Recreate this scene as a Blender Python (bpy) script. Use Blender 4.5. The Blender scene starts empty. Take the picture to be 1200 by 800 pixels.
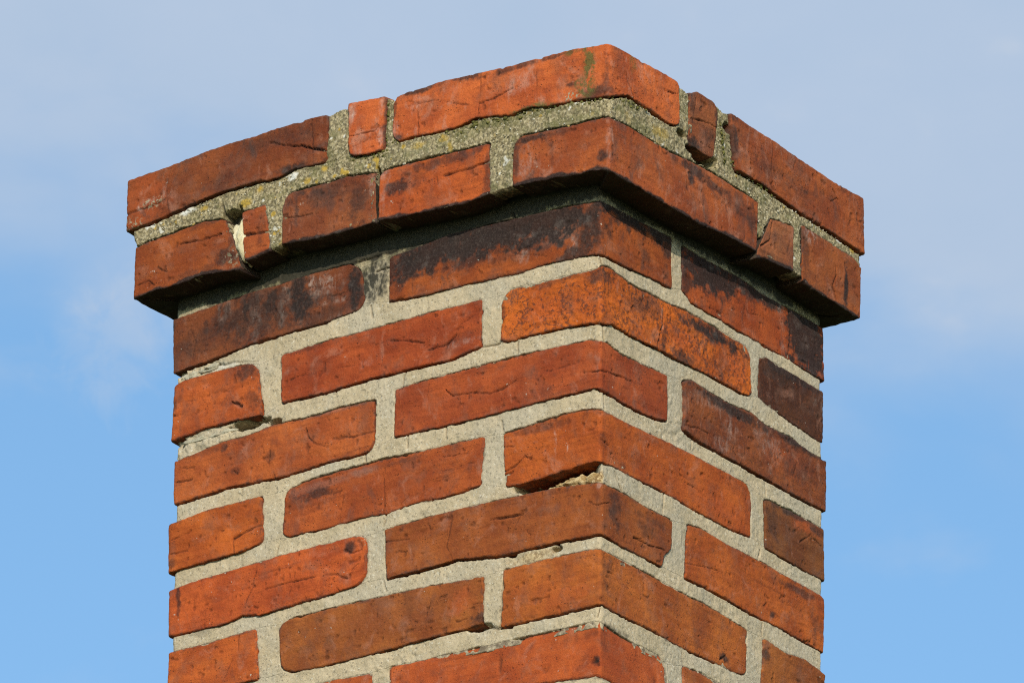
import bpy, math, random
import numpy as np
from mathutils import Vector, Matrix
C = bpy.context.scene
D = bpy.data
random.seed(7)
R = math.radians

# ------------------------------------------------------------------ camera, sky, sun, exposure
CAM_POS = (4.8449, -6.9921, -3.1425)          # metres; z = 0 lies just below the lowest brick in view
CAM_FW = Vector((-0.533548, 0.75392, 0.383317))
CAM_UP = Vector((0.217641, -0.315568, 0.923607))
CAM_F = 11327.2 / 1200.0                       # focal length in picture widths: a long lens
cam = D.objects.new('camera', D.cameras.new('camera'))
C.collection.objects.link(cam)
fw = CAM_FW.normalized(); rt = fw.cross(CAM_UP).normalized(); up = rt.cross(fw)
cam.matrix_world = Matrix(((rt.x, up.x, -fw.x, CAM_POS[0]), (rt.y, up.y, -fw.y, CAM_POS[1]), (rt.z, up.z, -fw.z, CAM_POS[2]), (0, 0, 0, 1)))
cam.data.sensor_width = 36.0
cam.data.lens = 36.0 * CAM_F
cam.data.clip_start = 0.1
cam.data.clip_end = 3000
C.camera = cam

SUN_AZ = 36.0                                  # degrees round from the left face's normal towards the right face
SUN_EL = 23.0
sa, se = R(SUN_AZ), R(SUN_EL)
sdir = Vector((math.sin(sa) * math.cos(se), -math.cos(sa) * math.cos(se), math.sin(se)))
sun = D.objects.new('sun', D.lights.new('sun', 'SUN'))
C.collection.objects.link(sun)
sun.rotation_euler = sdir.to_track_quat('Z', 'Y').to_euler()
sun.data.energy = 3.65
sun.data.angle = R(0.53)
sun.data.color = (1.0, 0.90, 0.74)

w = D.worlds.new('World'); C.world = w; w.use_nodes = True
nt = w.node_tree; nt.nodes.clear()
def N(t, typ, **k):
    n = t.nodes.new(typ)
    for a, b in k.items():
        if hasattr(n, a): setattr(n, a, b)
    return n
def math_node(t, op, a, b=None, clamp=False):
    n = t.nodes.new('ShaderNodeMath'); n.operation = op; n.use_clamp = clamp
    for i, v in enumerate((a, b)):
        if v is None: continue
        if isinstance(v, (int, float)): n.inputs[i].default_value = v
        else: t.links.new(v, n.inputs[i])
    return n.outputs[0]
def ramp_node(t, x, a, b, smooth=True):
    n = t.nodes.new('ShaderNodeMapRange'); n.interpolation_type = 'SMOOTHSTEP' if smooth else 'LINEAR'
    t.links.new(x, n.inputs['Value']); n.inputs['From Min'].default_value = a; n.inputs['From Max'].default_value = b
    return n.outputs[0]
def mixc(t, fac, a, b, mode='MIX'):
    n = t.nodes.new('ShaderNodeMix'); n.data_type = 'RGBA'; n.blend_type = mode; n.clamp_factor = True
    for i, v in ((0, fac), (6, a), (7, b)):
        if isinstance(v, (int, float)): n.inputs[i].default_value = v
        elif isinstance(v, tuple): n.inputs[i].default_value = (*v[:3], 1)
        else: t.links.new(v, n.inputs[i])
    return n.outputs[2]
def noise(t, vec, scale, detail=4, rough=0.55, dist=0.0):
    n = t.nodes.new('ShaderNodeTexNoise'); n.inputs['Scale'].default_value = scale
    n.inputs['Detail'].default_value = detail; n.inputs['Roughness'].default_value = rough; n.inputs['Distortion'].default_value = dist
    t.links.new(vec, n.inputs['Vector'])
    return n.outputs['Fac']
sky = N(nt, 'ShaderNodeTexSky', sky_type='NISHITA', sun_disc=False)
sky.sun_elevation = se
sky.sun_rotation = math.atan2(sdir.x, sdir.y)
sky.air_density = 1.0; sky.dust_density = 0.6; sky.ozone_density = 2.0; sky.altitude = 50
tc = N(nt, 'ShaderNodeTexCoord')
sep = N(nt, 'ShaderNodeSeparateXYZ'); nt.links.new(tc.outputs['Generated'], sep.inputs[0])
# a thin veil of high cloud spreads over the upper sky; its lower edge is torn and uneven
vs = N(nt, 'ShaderNodeMapping'); nt.links.new(tc.outputs['Generated'], vs.inputs['Vector'])
vs.inputs['Scale'].default_value = (1, 1, 1.6)
n1 = noise(nt, vs.outputs[0], 22, 3, 0.45)
n2 = noise(nt, vs.outputs[0], 58, 4, 0.5, 0.2)
east = math_node(nt, 'ADD', math_node(nt, 'MULTIPLY', sep.outputs['X'], rt.x), math_node(nt, 'MULTIPLY', sep.outputs['Y'], rt.y))
edge = math_node(nt, 'ADD', sep.outputs['Z'], math_node(nt, 'MULTIPLY', east, 0.16))
edge = math_node(nt, 'ADD', edge, math_node(nt, 'MULTIPLY', math_node(nt, 'SUBTRACT', n1, 0.5), 0.03))
edge = math_node(nt, 'ADD', edge, math_node(nt, 'MULTIPLY', math_node(nt, 'SUBTRACT', n2, 0.5), 0.018))
veil = ramp_node(nt, edge, 0.374, 0.400)
wisp = math_node(nt, 'MULTIPLY', ramp_node(nt, n2, 0.56, 0.85), 0.28)
# one small torn puff low on the left, where the veil has come apart
puff_dir = (fw + rt * ((132 - 600) / 11327.2) - up * ((402 - 400) / 11327.2)).normalized()
pd = N(nt, 'ShaderNodeVectorMath', operation='DISTANCE'); nt.links.new(tc.outputs['Generated'], pd.inputs[0]); pd.inputs[1].default_value = puff_dir
n3 = noise(nt, tc.outputs['Generated'], 190, 5, 0.6, 0.5)
puff = ramp_node(nt, math_node(nt, 'ADD', math_node(nt, 'MULTIPLY', pd.outputs['Value'], 95), math_node(nt, 'MULTIPLY', math_node(nt, 'SUBTRACT', n3, 0.5), 1.5)), 0.85, 0.05)
wisp = math_node(nt, 'ADD', wisp, math_node(nt, 'MULTIPLY', puff, 0.42))
fac = math_node(nt, 'ADD', math_node(nt, 'MULTIPLY', veil, 0.92), wisp, clamp=True)
SKY_S = 0.15
clear = mixc(nt, 1.0, sky.outputs[0], (0.90, 1.09, 1.13), 'MULTIPLY')
cloud = mixc(nt, n2, (2.85, 3.66, 4.80), (3.45, 4.06, 5.0))
bg = N(nt, 'ShaderNodeBackground'); bg.inputs['Strength'].default_value = SKY_S
nt.links.new(mixc(nt, fac, clear, cloud), bg.inputs['Color'])
wo = N(nt, 'ShaderNodeOutputWorld'); nt.links.new(bg.outputs[0], wo.inputs['Surface'])

C.view_settings.view_transform = 'Standard'
C.view_settings.look = 'None'
C.view_settings.exposure = 0.0
C.view_settings.gamma = 1.0
C.render.engine = 'CYCLES'
C.cycles.max_bounces = 6
C.cycles.use_denoising = False                 # keeps the sand grain of brick and mortar
C.cycles.filter_width = 1.1

# ------------------------------------------------------------------ measured layout of the brickwork
# p runs round the chimney in metres (0 = near edge, negative = left face, positive = right face), z is height.
WL,WR,OA,OB=0.51,0.3814,0.0315,0.0315
# camera fit: dict(pos=(4.8449, -6.9921, -3.1425),fw=(-0.533548, 0.75392, 0.383317),up=(0.217641, -0.315568, 0.923607),f=11327.2,c=(0.01,0.01))
BRICKS=[
{'n':'B1','o':'B','tone':(128,61,43),'r':(4,4,6,2),'L':1,'blotch':0.75,'efflo':0.15,'top':[(-0.5813,0.6784),(-0.5304,0.6815),(-0.4704,0.6868),(-0.4066,0.6883),(-0.3546,0.6899),(-0.3338,0.6888)],'bot':[(-0.5789,0.6244),(-0.5345,0.6273),(-0.4998,0.6335),(-0.4632,0.6373),(-0.4213,0.638),(-0.3953,0.6352),(-0.3725,0.6405),(-0.3466,0.6386),(-0.3352,0.6376)],'left':[(-0.5813,0.6784),(-0.5789,0.6244)],'right':[(-0.3338,0.6888),(-0.3352,0.6376)],'xl':0.0073},
{'n':'B2','o':'B','tone':(194,90,60),'r':(3,4,5,5),'efflo':0.7,'top':[(-0.3091,0.6935),(-0.2874,0.6921),(-0.2627,0.6904)],'bot':[(-0.3063,0.6368),(-0.2847,0.6341),(-0.2652,0.6338)],'left':[(-0.3091,0.6935),(-0.3063,0.6368)],'right':[(-0.2627,0.6904),(-0.2652,0.6338)]},
{'n':'B3','o':'B','tone':(190,88,58),'r':(7,5,6,5),'efflo':0.6,'top':[(-0.2555,0.6868),(-0.2309,0.6888),(-0.1901,0.6893),(-0.1647,0.6874),(-0.1272,0.6851),(-0.0768,0.6844),(-0.0387,0.6836),(-0.0147,0.6806),(0.0004,0.6788),(0.0235,0.6802),(0.0597,0.681),(0.0962,0.6818),(0.1182,0.6808)],'bot':[(-0.2561,0.6451),(-0.2488,0.6388),(-0.2305,0.6396),(-0.2029,0.6364),(-0.1745,0.6365),(-0.1542,0.6404),(-0.1138,0.6329),(-0.0917,0.6355),(-0.0716,0.6313),(-0.0386,0.6297),(-0.0146,0.6259),(0.0018,0.6247),(0.0307,0.6361),(0.0669,0.635),(0.1034,0.6321),(0.118,0.6347)],'left':[(-0.2555,0.6868),(-0.2561,0.6451)],'right':[(0.1182,0.6808),(0.118,0.6347)]},
{'n':'B4','o':'B','tone':(140,72,56),'r':(3,8,5,5),'blotch':0.8,'top':[(0.1388,0.6784),(0.1506,0.6841),(0.1787,0.6849),(0.1891,0.6823)],'bot':[(0.1356,0.6239),(0.1459,0.6249),(0.1665,0.6233),(0.1813,0.6241)],'left':[(0.1388,0.6784),(0.1356,0.6239)],'right':[(0.1891,0.6823),(0.1813,0.6241)]},
{'n':'B5','o':'B','tone':(155,74,50),'r':(4,6,3,3),'R':1,'blotch':0.5,'efflo':0.35,'top':[(0.2055,0.6819),(0.2804,0.6799),(0.3898,0.6742),(0.4344,0.6754),(0.4468,0.6752)],'bot':[(0.2155,0.6255),(0.2184,0.6248),(0.2663,0.6255),(0.3341,0.6195),(0.3538,0.6192),(0.438,0.6149)],'left':[(0.2055,0.6819),(0.2155,0.6255)],'right':[(0.4468,0.6752),(0.438,0.6149)],'xr':0.0004},
{'n':'A1','o':'A','tone':(150,70,42),'r':(2,4,5,2),'L':1,'blotch':0.3,'top':[(-0.572,0.6052),(-0.5256,0.6086),(-0.4889,0.6125),(-0.4594,0.6081)],'bot':[(-0.5696,0.5498),(-0.5454,0.5522),(-0.517,0.5518),(-0.4877,0.5552),(-0.4615,0.553),(-0.4385,0.5493)],'left':[(-0.572,0.6052),(-0.5696,0.5498)],'right':[(-0.4594,0.6081),(-0.4507,0.5886),(-0.4375,0.5527)],'xl':-0.0022},
{'n':'A2','o':'A','tone':(158,74,50),'r':(2,3,3,4),'top':[(-0.4386,0.6103),(-0.4094,0.6122)],'bot':[(-0.4355,0.5576),(-0.4033,0.5608)],'left':[(-0.4386,0.6103),(-0.4355,0.5576)],'right':[(-0.4094,0.6122),(-0.4033,0.5608)]},
{'n':'A3','o':'A','tone':(136,68,52),'r':(9,2,2,2),'blotch':0.6,'top':[(-0.3887,0.6135),(-0.3794,0.6167),(-0.3535,0.6167),(-0.3122,0.6174),(-0.2772,0.6133)],'bot':[(-0.3899,0.5648),(-0.3526,0.5611),(-0.3166,0.5605),(-0.2756,0.5604)],'left':[(-0.3887,0.6135),(-0.3899,0.5648)],'right':[(-0.2772,0.6133),(-0.2756,0.5604)]},
{'n':'A4','o':'A','tone':(172,76,46),'r':(6,3,3,2),'blotch':0.45,'top':[(-0.2721,0.6124),(-0.2608,0.6133),(-0.2149,0.6123),(-0.1743,0.6112),(-0.1414,0.6106)],'bot':[(-0.273,0.5607),(-0.2245,0.557),(-0.1738,0.5544),(-0.1405,0.557)],'left':[(-0.2721,0.6124),(-0.273,0.5607)],'right':[(-0.1414,0.6106),(-0.1405,0.557)]},
{'n':'A5','o':'A','tone':(160,75,50),'r':(10,2,2,2),'blotch':0.6,'efflo':0.35,'top':[(-0.1126,0.6048),(-0.1016,0.6074),(-0.0765,0.6065),(-0.0335,0.6038),(0.0047,0.6025),(0.0379,0.6047),(0.0698,0.6037),(0.1062,0.6034),(0.1399,0.6065),(0.1694,0.6072),(0.2138,0.6068),(0.2571,0.605)],'bot':[(-0.1124,0.5572),(-0.0583,0.5542),(-0.0235,0.5513),(0.0076,0.5465),(0.0378,0.5466),(0.0958,0.5458),(0.1543,0.546),(0.2119,0.5501),(0.2536,0.5521)],'left':[(-0.1126,0.6048),(-0.1124,0.5572)],'right':[(0.2571,0.605),(0.2536,0.5521)]},
{'n':'A6','o':'A','tone':(152,82,66),'r':(2,3,1,3),'blotch':0.4,'top':[(0.278,0.5951),(0.2991,0.5989),(0.3202,0.6009)],'bot':[(0.2542,0.5451),(0.276,0.55),(0.3196,0.5534)],'left':[(0.278,0.5951),(0.2673,0.5768),(0.2566,0.5595),(0.2542,0.5451)],'right':[(0.3202,0.6009),(0.3196,0.5534)]},
{'n':'A7','o':'A','tone':(150,74,50),'r':(3,2,2,2),'R':1,'blotch':0.4,'top':[(0.3339,0.6076),(0.3446,0.6077),(0.3811,0.6069),(0.4301,0.6048),(0.4408,0.5993)],'bot':[(0.3362,0.5483),(0.3848,0.5469),(0.4184,0.5448),(0.4383,0.5444)],'left':[(0.3339,0.6076),(0.3362,0.5483)],'right':[(0.4408,0.5993),(0.4383,0.5444)],'xr':-0.0041},
{'n':'1a','o':'S','tone':(124,62,48),'r':(3,8,6,3),'L':1,'blotch':0.5,'top':[(-0.5088,0.5317),(-0.4459,0.5364),(-0.4167,0.5385),(-0.3833,0.5382),(-0.3439,0.5406),(-0.2975,0.5393),(-0.283,0.5322)],'bot':[(-0.5086,0.4753),(-0.4677,0.4779),(-0.4157,0.4838),(-0.3741,0.4844),(-0.3276,0.4856),(-0.2865,0.4889),(-0.2794,0.4935)],'left':[(-0.5088,0.5317),(-0.5086,0.4753)],'right':[(-0.283,0.5322),(-0.2794,0.4935)],'xl':0.0035},
{'n':'1b','o':'S','tone':(152,70,42),'r':(3,3,2,2),'blotch':0.6,'top':[(-0.2492,0.5349),(-0.2308,0.5368),(-0.1799,0.5424),(-0.104,0.5401),(-0.0418,0.5383),(-0.0088,0.5347),(0.003,0.5345),(0.0376,0.5365),(0.0739,0.5364),(0.1206,0.5376)],'bot':[(-0.2497,0.4882),(-0.2048,0.4847),(-0.1642,0.4848),(-0.1037,0.4815),(-0.0666,0.4837),(-0.0088,0.4795),(0.0031,0.4785),(0.0448,0.4797),(0.0811,0.4826),(0.1204,0.4842)],'left':[(-0.2492,0.5349),(-0.2497,0.4882)],'right':[(0.1206,0.5376),(0.1204,0.4842)]},
{'n':'1c','o':'S','tone':(162,70,42),'r':(3,3,10,2),'R':1,'blotch':0.5,'top':[(0.1382,0.5357),(0.1839,0.5355),(0.2404,0.5371),(0.2809,0.533),(0.3277,0.5346),(0.387,0.535)],'bot':[(0.1395,0.4894),(0.1541,0.4811),(0.2355,0.4799),(0.3209,0.4797),(0.374,0.4777)],'left':[(0.1382,0.5357),(0.1395,0.4894)],'right':[(0.387,0.535),(0.374,0.4777)],'xr':0.0068},
{'n':'2a','o':'S','tone':(170,76,46),'r':(2,7,3,3),'L':1,'blotch':0.45,'top':[(-0.5125,0.4589),(-0.4989,0.4639),(-0.457,0.4641),(-0.4205,0.4637),(-0.4069,0.4587)],'bot':[(-0.506,0.4022),(-0.4715,0.4065),(-0.4298,0.4059),(-0.4013,0.4043)],'left':[(-0.5125,0.4589),(-0.506,0.4022)],'right':[(-0.4069,0.4587),(-0.4013,0.4043)],'xl':0.0011},
{'n':'2b','o':'S','tone':(158,66,43),'r':(4,2,3,3),'top':[(-0.38,0.4632),(-0.3273,0.4653),(-0.276,0.4644),(-0.2046,0.4654),(-0.1398,0.4647)],'bot':[(-0.3781,0.4124),(-0.3142,0.411),(-0.2753,0.4127),(-0.2142,0.4119),(-0.1737,0.4104),(-0.1395,0.4157)],'left':[(-0.38,0.4632),(-0.3781,0.4124)],'right':[(-0.1398,0.4647),(-0.1395,0.4157)]},
{'n':'2c','o':'S','tone':(186,86,38),'r':(7,5,5,3),'blotch':0.35,'speck':1,'top':[(-0.1157,0.4625),(-0.1036,0.4677),(-0.0536,0.4654),(-0.0088,0.4644),(0.0045,0.4675),(0.0146,0.4692),(0.0477,0.4647),(0.1028,0.466),(0.1467,0.4696),(0.1983,0.4694),(0.2503,0.4683),(0.2562,0.4649)],'bot':[(-0.1164,0.4156),(-0.1033,0.4125),(-0.0783,0.4137),(-0.0285,0.4108),(0.0046,0.4065),(0.0189,0.4114),(0.052,0.4103),(0.0954,0.4128),(0.1347,0.4128),(0.1832,0.4149),(0.2379,0.4155),(0.2573,0.4176)],'left':[(-0.1157,0.4625),(-0.1164,0.4156)],'right':[(0.2562,0.4649),(0.2573,0.4176)]},
{'n':'2d','o':'S','tone':(82,43,37),'r':(4,2,5,2),'R':1,'blotch':0.6,'speck':0.3,'top':[(0.2727,0.4632),(0.2832,0.4677),(0.3133,0.4671),(0.3814,0.4647)],'bot':[(0.2708,0.4221),(0.2872,0.4186),(0.3322,0.4148),(0.373,0.4103),(0.3852,0.4125)],'left':[(0.2727,0.4632),(0.2708,0.4221)],'right':[(0.3814,0.4647),(0.3852,0.4125)],'xr':0.0043},
{'n':'3a','o':'S','tone':(166,78,50),'r':(2,2,8,2),'L':1,'blotch':0.25,'top':[(-0.5055,0.3804),(-0.4555,0.3871),(-0.4087,0.3876),(-0.3881,0.3918),(-0.3519,0.3893),(-0.3139,0.3904),(-0.275,0.3895),(-0.2659,0.3882)],'bot':[(-0.5076,0.335),(-0.442,0.3382),(-0.3717,0.3348),(-0.3255,0.3373),(-0.2846,0.3369),(-0.2663,0.3385)],'left':[(-0.5055,0.3804),(-0.5076,0.335)],'right':[(-0.2659,0.3882),(-0.2663,0.3385)],'xl':-0.0013},
{'n':'3b','o':'S','tone':(158,68,45),'r':(3,2,2,3),'top':[(-0.2425,0.3953),(-0.2242,0.3955),(-0.1615,0.396),(-0.0983,0.3958),(-0.0166,0.3929),(-0.0017,0.389),(0.0118,0.3904),(0.0376,0.3869),(0.0736,0.3889),(0.1143,0.3916)],'bot':[(-0.242,0.3449),(-0.1812,0.3429),(-0.123,0.3419),(-0.0611,0.3417),(-0.0086,0.3418),(-0.0017,0.3398),(0.0376,0.3371),(0.0735,0.3373),(0.0952,0.3401),(0.1126,0.3442)],'left':[(-0.2425,0.3953),(-0.242,0.3449)],'right':[(0.1143,0.3916),(0.1126,0.3442)]},
{'n':'3c','o':'S','tone':(128,62,44),'r':(4,2,5,2),'R':1,'blotch':0.2,'efflo':0.3,'speck':0.5,'top':[(0.1405,0.3952),(0.1537,0.3996),(0.1831,0.3971),(0.22,0.397),(0.2571,0.4005),(0.2824,0.3955),(0.3245,0.3978),(0.3546,0.3924),(0.388,0.3935)],'bot':[(0.1403,0.3436),(0.1637,0.3408),(0.2195,0.3402),(0.2744,0.3404),(0.3313,0.3389),(0.3857,0.3405)],'left':[(0.1405,0.3952),(0.1403,0.3436)],'right':[(0.388,0.3935),(0.3857,0.3405)],'xr':0.0077},
{'n':'4a','o':'S','tone':(175,81,43),'r':(2,3,6,2),'L':1,'top':[(-0.5113,0.3134),(-0.4676,0.3189),(-0.4385,0.3187),(-0.4003,0.319)],'bot':[(-0.505,0.2637),(-0.4686,0.2655),(-0.4272,0.2666),(-0.3973,0.2703)],'left':[(-0.5113,0.3134),(-0.505,0.2637)],'right':[(-0.4003,0.319),(-0.3973,0.2703)],'xl':0.0014},
{'n':'4b','o':'S','tone':(160,72,45),'r':(7,3,4,7),'blotch':0.4,'top':[(-0.3724,0.319),(-0.3509,0.323),(-0.2997,0.3248),(-0.262,0.3251),(-0.2235,0.3234),(-0.173,0.3225),(-0.1349,0.3217)],'bot':[(-0.3747,0.2697),(-0.3245,0.2691),(-0.2736,0.2702),(-0.2512,0.2678),(-0.226,0.2705),(-0.1726,0.2696),(-0.1395,0.2726)],'left':[(-0.3724,0.319),(-0.3747,0.2697)],'right':[(-0.1349,0.3217),(-0.1395,0.2726)]},
{'n':'4c','o':'S','tone':(172,78,42),'r':(3,11,2,4),'blotch':0.25,'speck':0.15,'top':[(-0.1128,0.3184),(-0.073,0.3207),(-0.0363,0.3219),(-0.0086,0.3199),(0.0005,0.3181),(0.0376,0.3182),(0.0836,0.3204),(0.146,0.3234),(0.1899,0.3229),(0.2342,0.3232),(0.2564,0.3234)],'bot':[(-0.1105,0.2635),(-0.0827,0.2633),(-0.0233,0.2665),(-0.0085,0.2666),(-0.0006,0.2648),(0.019,0.2666),(0.0548,0.267),(0.1095,0.2687),(0.1633,0.2673),(0.219,0.2668),(0.2559,0.2708)],'left':[(-0.1128,0.3184),(-0.1105,0.2635)],'right':[(0.2564,0.3234),(0.2559,0.2708)]},
{'n':'4d','o':'S','tone':(122,66,46),'r':(3,2,3,2),'R':1,'blotch':0.5,'top':[(0.2802,0.3177),(0.2936,0.3199),(0.3311,0.3209),(0.3839,0.3201)],'bot':[(0.2811,0.2673),(0.3154,0.2668),(0.3529,0.2654),(0.3831,0.2661)],'left':[(0.2802,0.3177),(0.2811,0.2673)],'right':[(0.3839,0.3201),(0.3831,0.2661)],'xr':0.0036},
{'n':'5a','o':'S','tone':(180,78,48),'r':(2,6,11,2),'L':1,'top':[(-0.5098,0.2452),(-0.4786,0.2481),(-0.4269,0.2501),(-0.3754,0.2521),(-0.3242,0.2527),(-0.2865,0.2519),(-0.2733,0.2498)],'bot':[(-0.5077,0.1975),(-0.4413,0.1956),(-0.4208,0.2),(-0.4001,0.1956),(-0.349,0.1986),(-0.2981,0.1998),(-0.2737,0.2024)],'left':[(-0.5098,0.2452),(-0.5077,0.1975)],'right':[(-0.2733,0.2498),(-0.2737,0.2024)],'xl':0.001},
{'n':'5b','o':'S','tone':(148,73,46),'r':(3,3,3,2),'blotch':0.35,'top':[(-0.2521,0.2521),(-0.1976,0.2532),(-0.1474,0.2529),(-0.0856,0.2509),(-0.0479,0.2494),(-0.0016,0.2433),(0.0119,0.2433),(0.0476,0.2441),(0.0835,0.2427),(0.1195,0.2434)],'bot':[(-0.2495,0.201),(-0.2101,0.2011),(-0.167,0.2017),(-0.1121,0.1948),(-0.0606,0.1943),(-0.0231,0.1925),(-0.0015,0.1916),(0.0376,0.1899),(0.0733,0.1901),(0.102,0.1906)],'left':[(-0.2521,0.2521),(-0.2495,0.201)],'right':[(0.1195,0.2434),(0.118,0.214),(0.105,0.202),(0.102,0.1906)]},
{'n':'5c','o':'S','tone':(170,79,43),'r':(3,2,3,2),'R':1,'blotch':0.15,'speck':0.2,'top':[(0.1471,0.248),(0.1675,0.2511),(0.2188,0.2491),(0.2735,0.2498),(0.3302,0.2492),(0.3753,0.2484),(0.3843,0.2459)],'bot':[(0.1425,0.1921),(0.1993,0.1935),(0.2552,0.1909),(0.3101,0.1919),(0.382,0.1908)],'left':[(0.1471,0.248),(0.1425,0.1921)],'right':[(0.3843,0.2459),(0.382,0.1908)],'xr':0.0025},
{'n':'6a','o':'S','tone':(176,80,46),'r':(2,3,3,2),'L':1,'top':[(-0.5094,0.181),(-0.4648,0.1803),(-0.4051,0.1834)],'bot':[(-0.5093,0.1297),(-0.401,0.1306)],'left':[(-0.5094,0.181),(-0.5093,0.1297)],'right':[(-0.4051,0.1834),(-0.401,0.1306)],'xl':0.0008},
{'n':'6b','o':'S','tone':(148,76,48),'r':(8,2,4,10),'top':[(-0.3773,0.1809),(-0.362,0.1838),(-0.311,0.1842),(-0.2725,0.1837),(-0.21,0.1823),(-0.1349,0.1781)],'bot':[(-0.3734,0.1295),(-0.3224,0.127),(-0.2718,0.1271),(-0.2345,0.1278),(-0.1894,0.129),(-0.1515,0.1287),(-0.1366,0.1306)],'left':[(-0.3773,0.1809),(-0.3734,0.1295)],'right':[(-0.1349,0.1781),(-0.1366,0.1306)]},
{'n':'6c','o':'S','tone':(168,84,48),'r':(2,3,5,2),'top':[(-0.112,0.1796),(-0.0724,0.1795),(-0.0231,0.1786),(0.0035,0.1764),(0.0376,0.1769),(0.1092,0.1754),(0.1817,0.1757),(0.2359,0.173),(0.2491,0.1723)],'bot':[(-0.1157,0.1218),(-0.0969,0.1221),(-0.0604,0.1219),(-0.0015,0.1208),(0.0191,0.12),(0.0376,0.1194),(0.0803,0.1211),(0.1263,0.119),(0.1813,0.121),(0.2252,0.1214),(0.2457,0.1247)],'left':[(-0.112,0.1796),(-0.1157,0.1218)],'right':[(0.2491,0.1723),(0.2457,0.1247)]},
{'n':'6d','o':'S','tone':(152,80,50),'r':(3,2,3,2),'R':1,'blotch':0.3,'top':[(0.2772,0.1727),(0.3143,0.1689),(0.3472,0.1729),(0.3831,0.1672)],'bot':[(0.2737,0.1185),(0.3809,0.1143)],'left':[(0.2772,0.1727),(0.2737,0.1185)],'right':[(0.3831,0.1672),(0.3809,0.1143)],'xr':0.0017},
{'n':'7a','o':'S','tone':(168,76,46),'r':(3,3,3,3),'L':1,'top':[(-0.5089,0.1111),(-0.3323,0.1107),(-0.2665,0.1081)],'bot':[(-0.5078,0.0624),(-0.3316,0.0626),(-0.2649,0.0608)],'left':[(-0.5089,0.1111),(-0.5078,0.0624)],'right':[(-0.2665,0.1081),(-0.2649,0.0608)]},
{'n':'7b','o':'S','tone':(176,78,48),'r':(3,6,3,3),'blotch':0.25,'top':[(-0.2454,0.1097),(-0.1892,0.1081),(-0.1215,0.1066),(-0.0603,0.1055),(-0.0063,0.1042),(-0.0005,0.1029),(0.0375,0.0982),(0.0731,0.099),(0.0975,0.0997),(0.1104,0.0942)],'bot':[(-0.2438,0.0616),(-0.1213,0.0591),(-0.0063,0.0493),(-0.0004,0.048),(0.0731,0.0464),(0.1102,0.044)],'left':[(-0.2454,0.1097),(-0.2438,0.0616)],'right':[(0.1104,0.0942),(0.1102,0.044)]},
{'n':'7c','o':'S','tone':(158,78,48),'r':(3,3,3,3),'R':1,'top':[(0.1392,0.1014),(0.1667,0.1034),(0.2397,0.1019),(0.3821,0.0988)],'bot':[(0.139,0.0493),(0.3814,0.0457)],'left':[(0.1392,0.1014),(0.139,0.0493)],'right':[(0.3821,0.0988),(0.3814,0.0457)]}]
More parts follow.
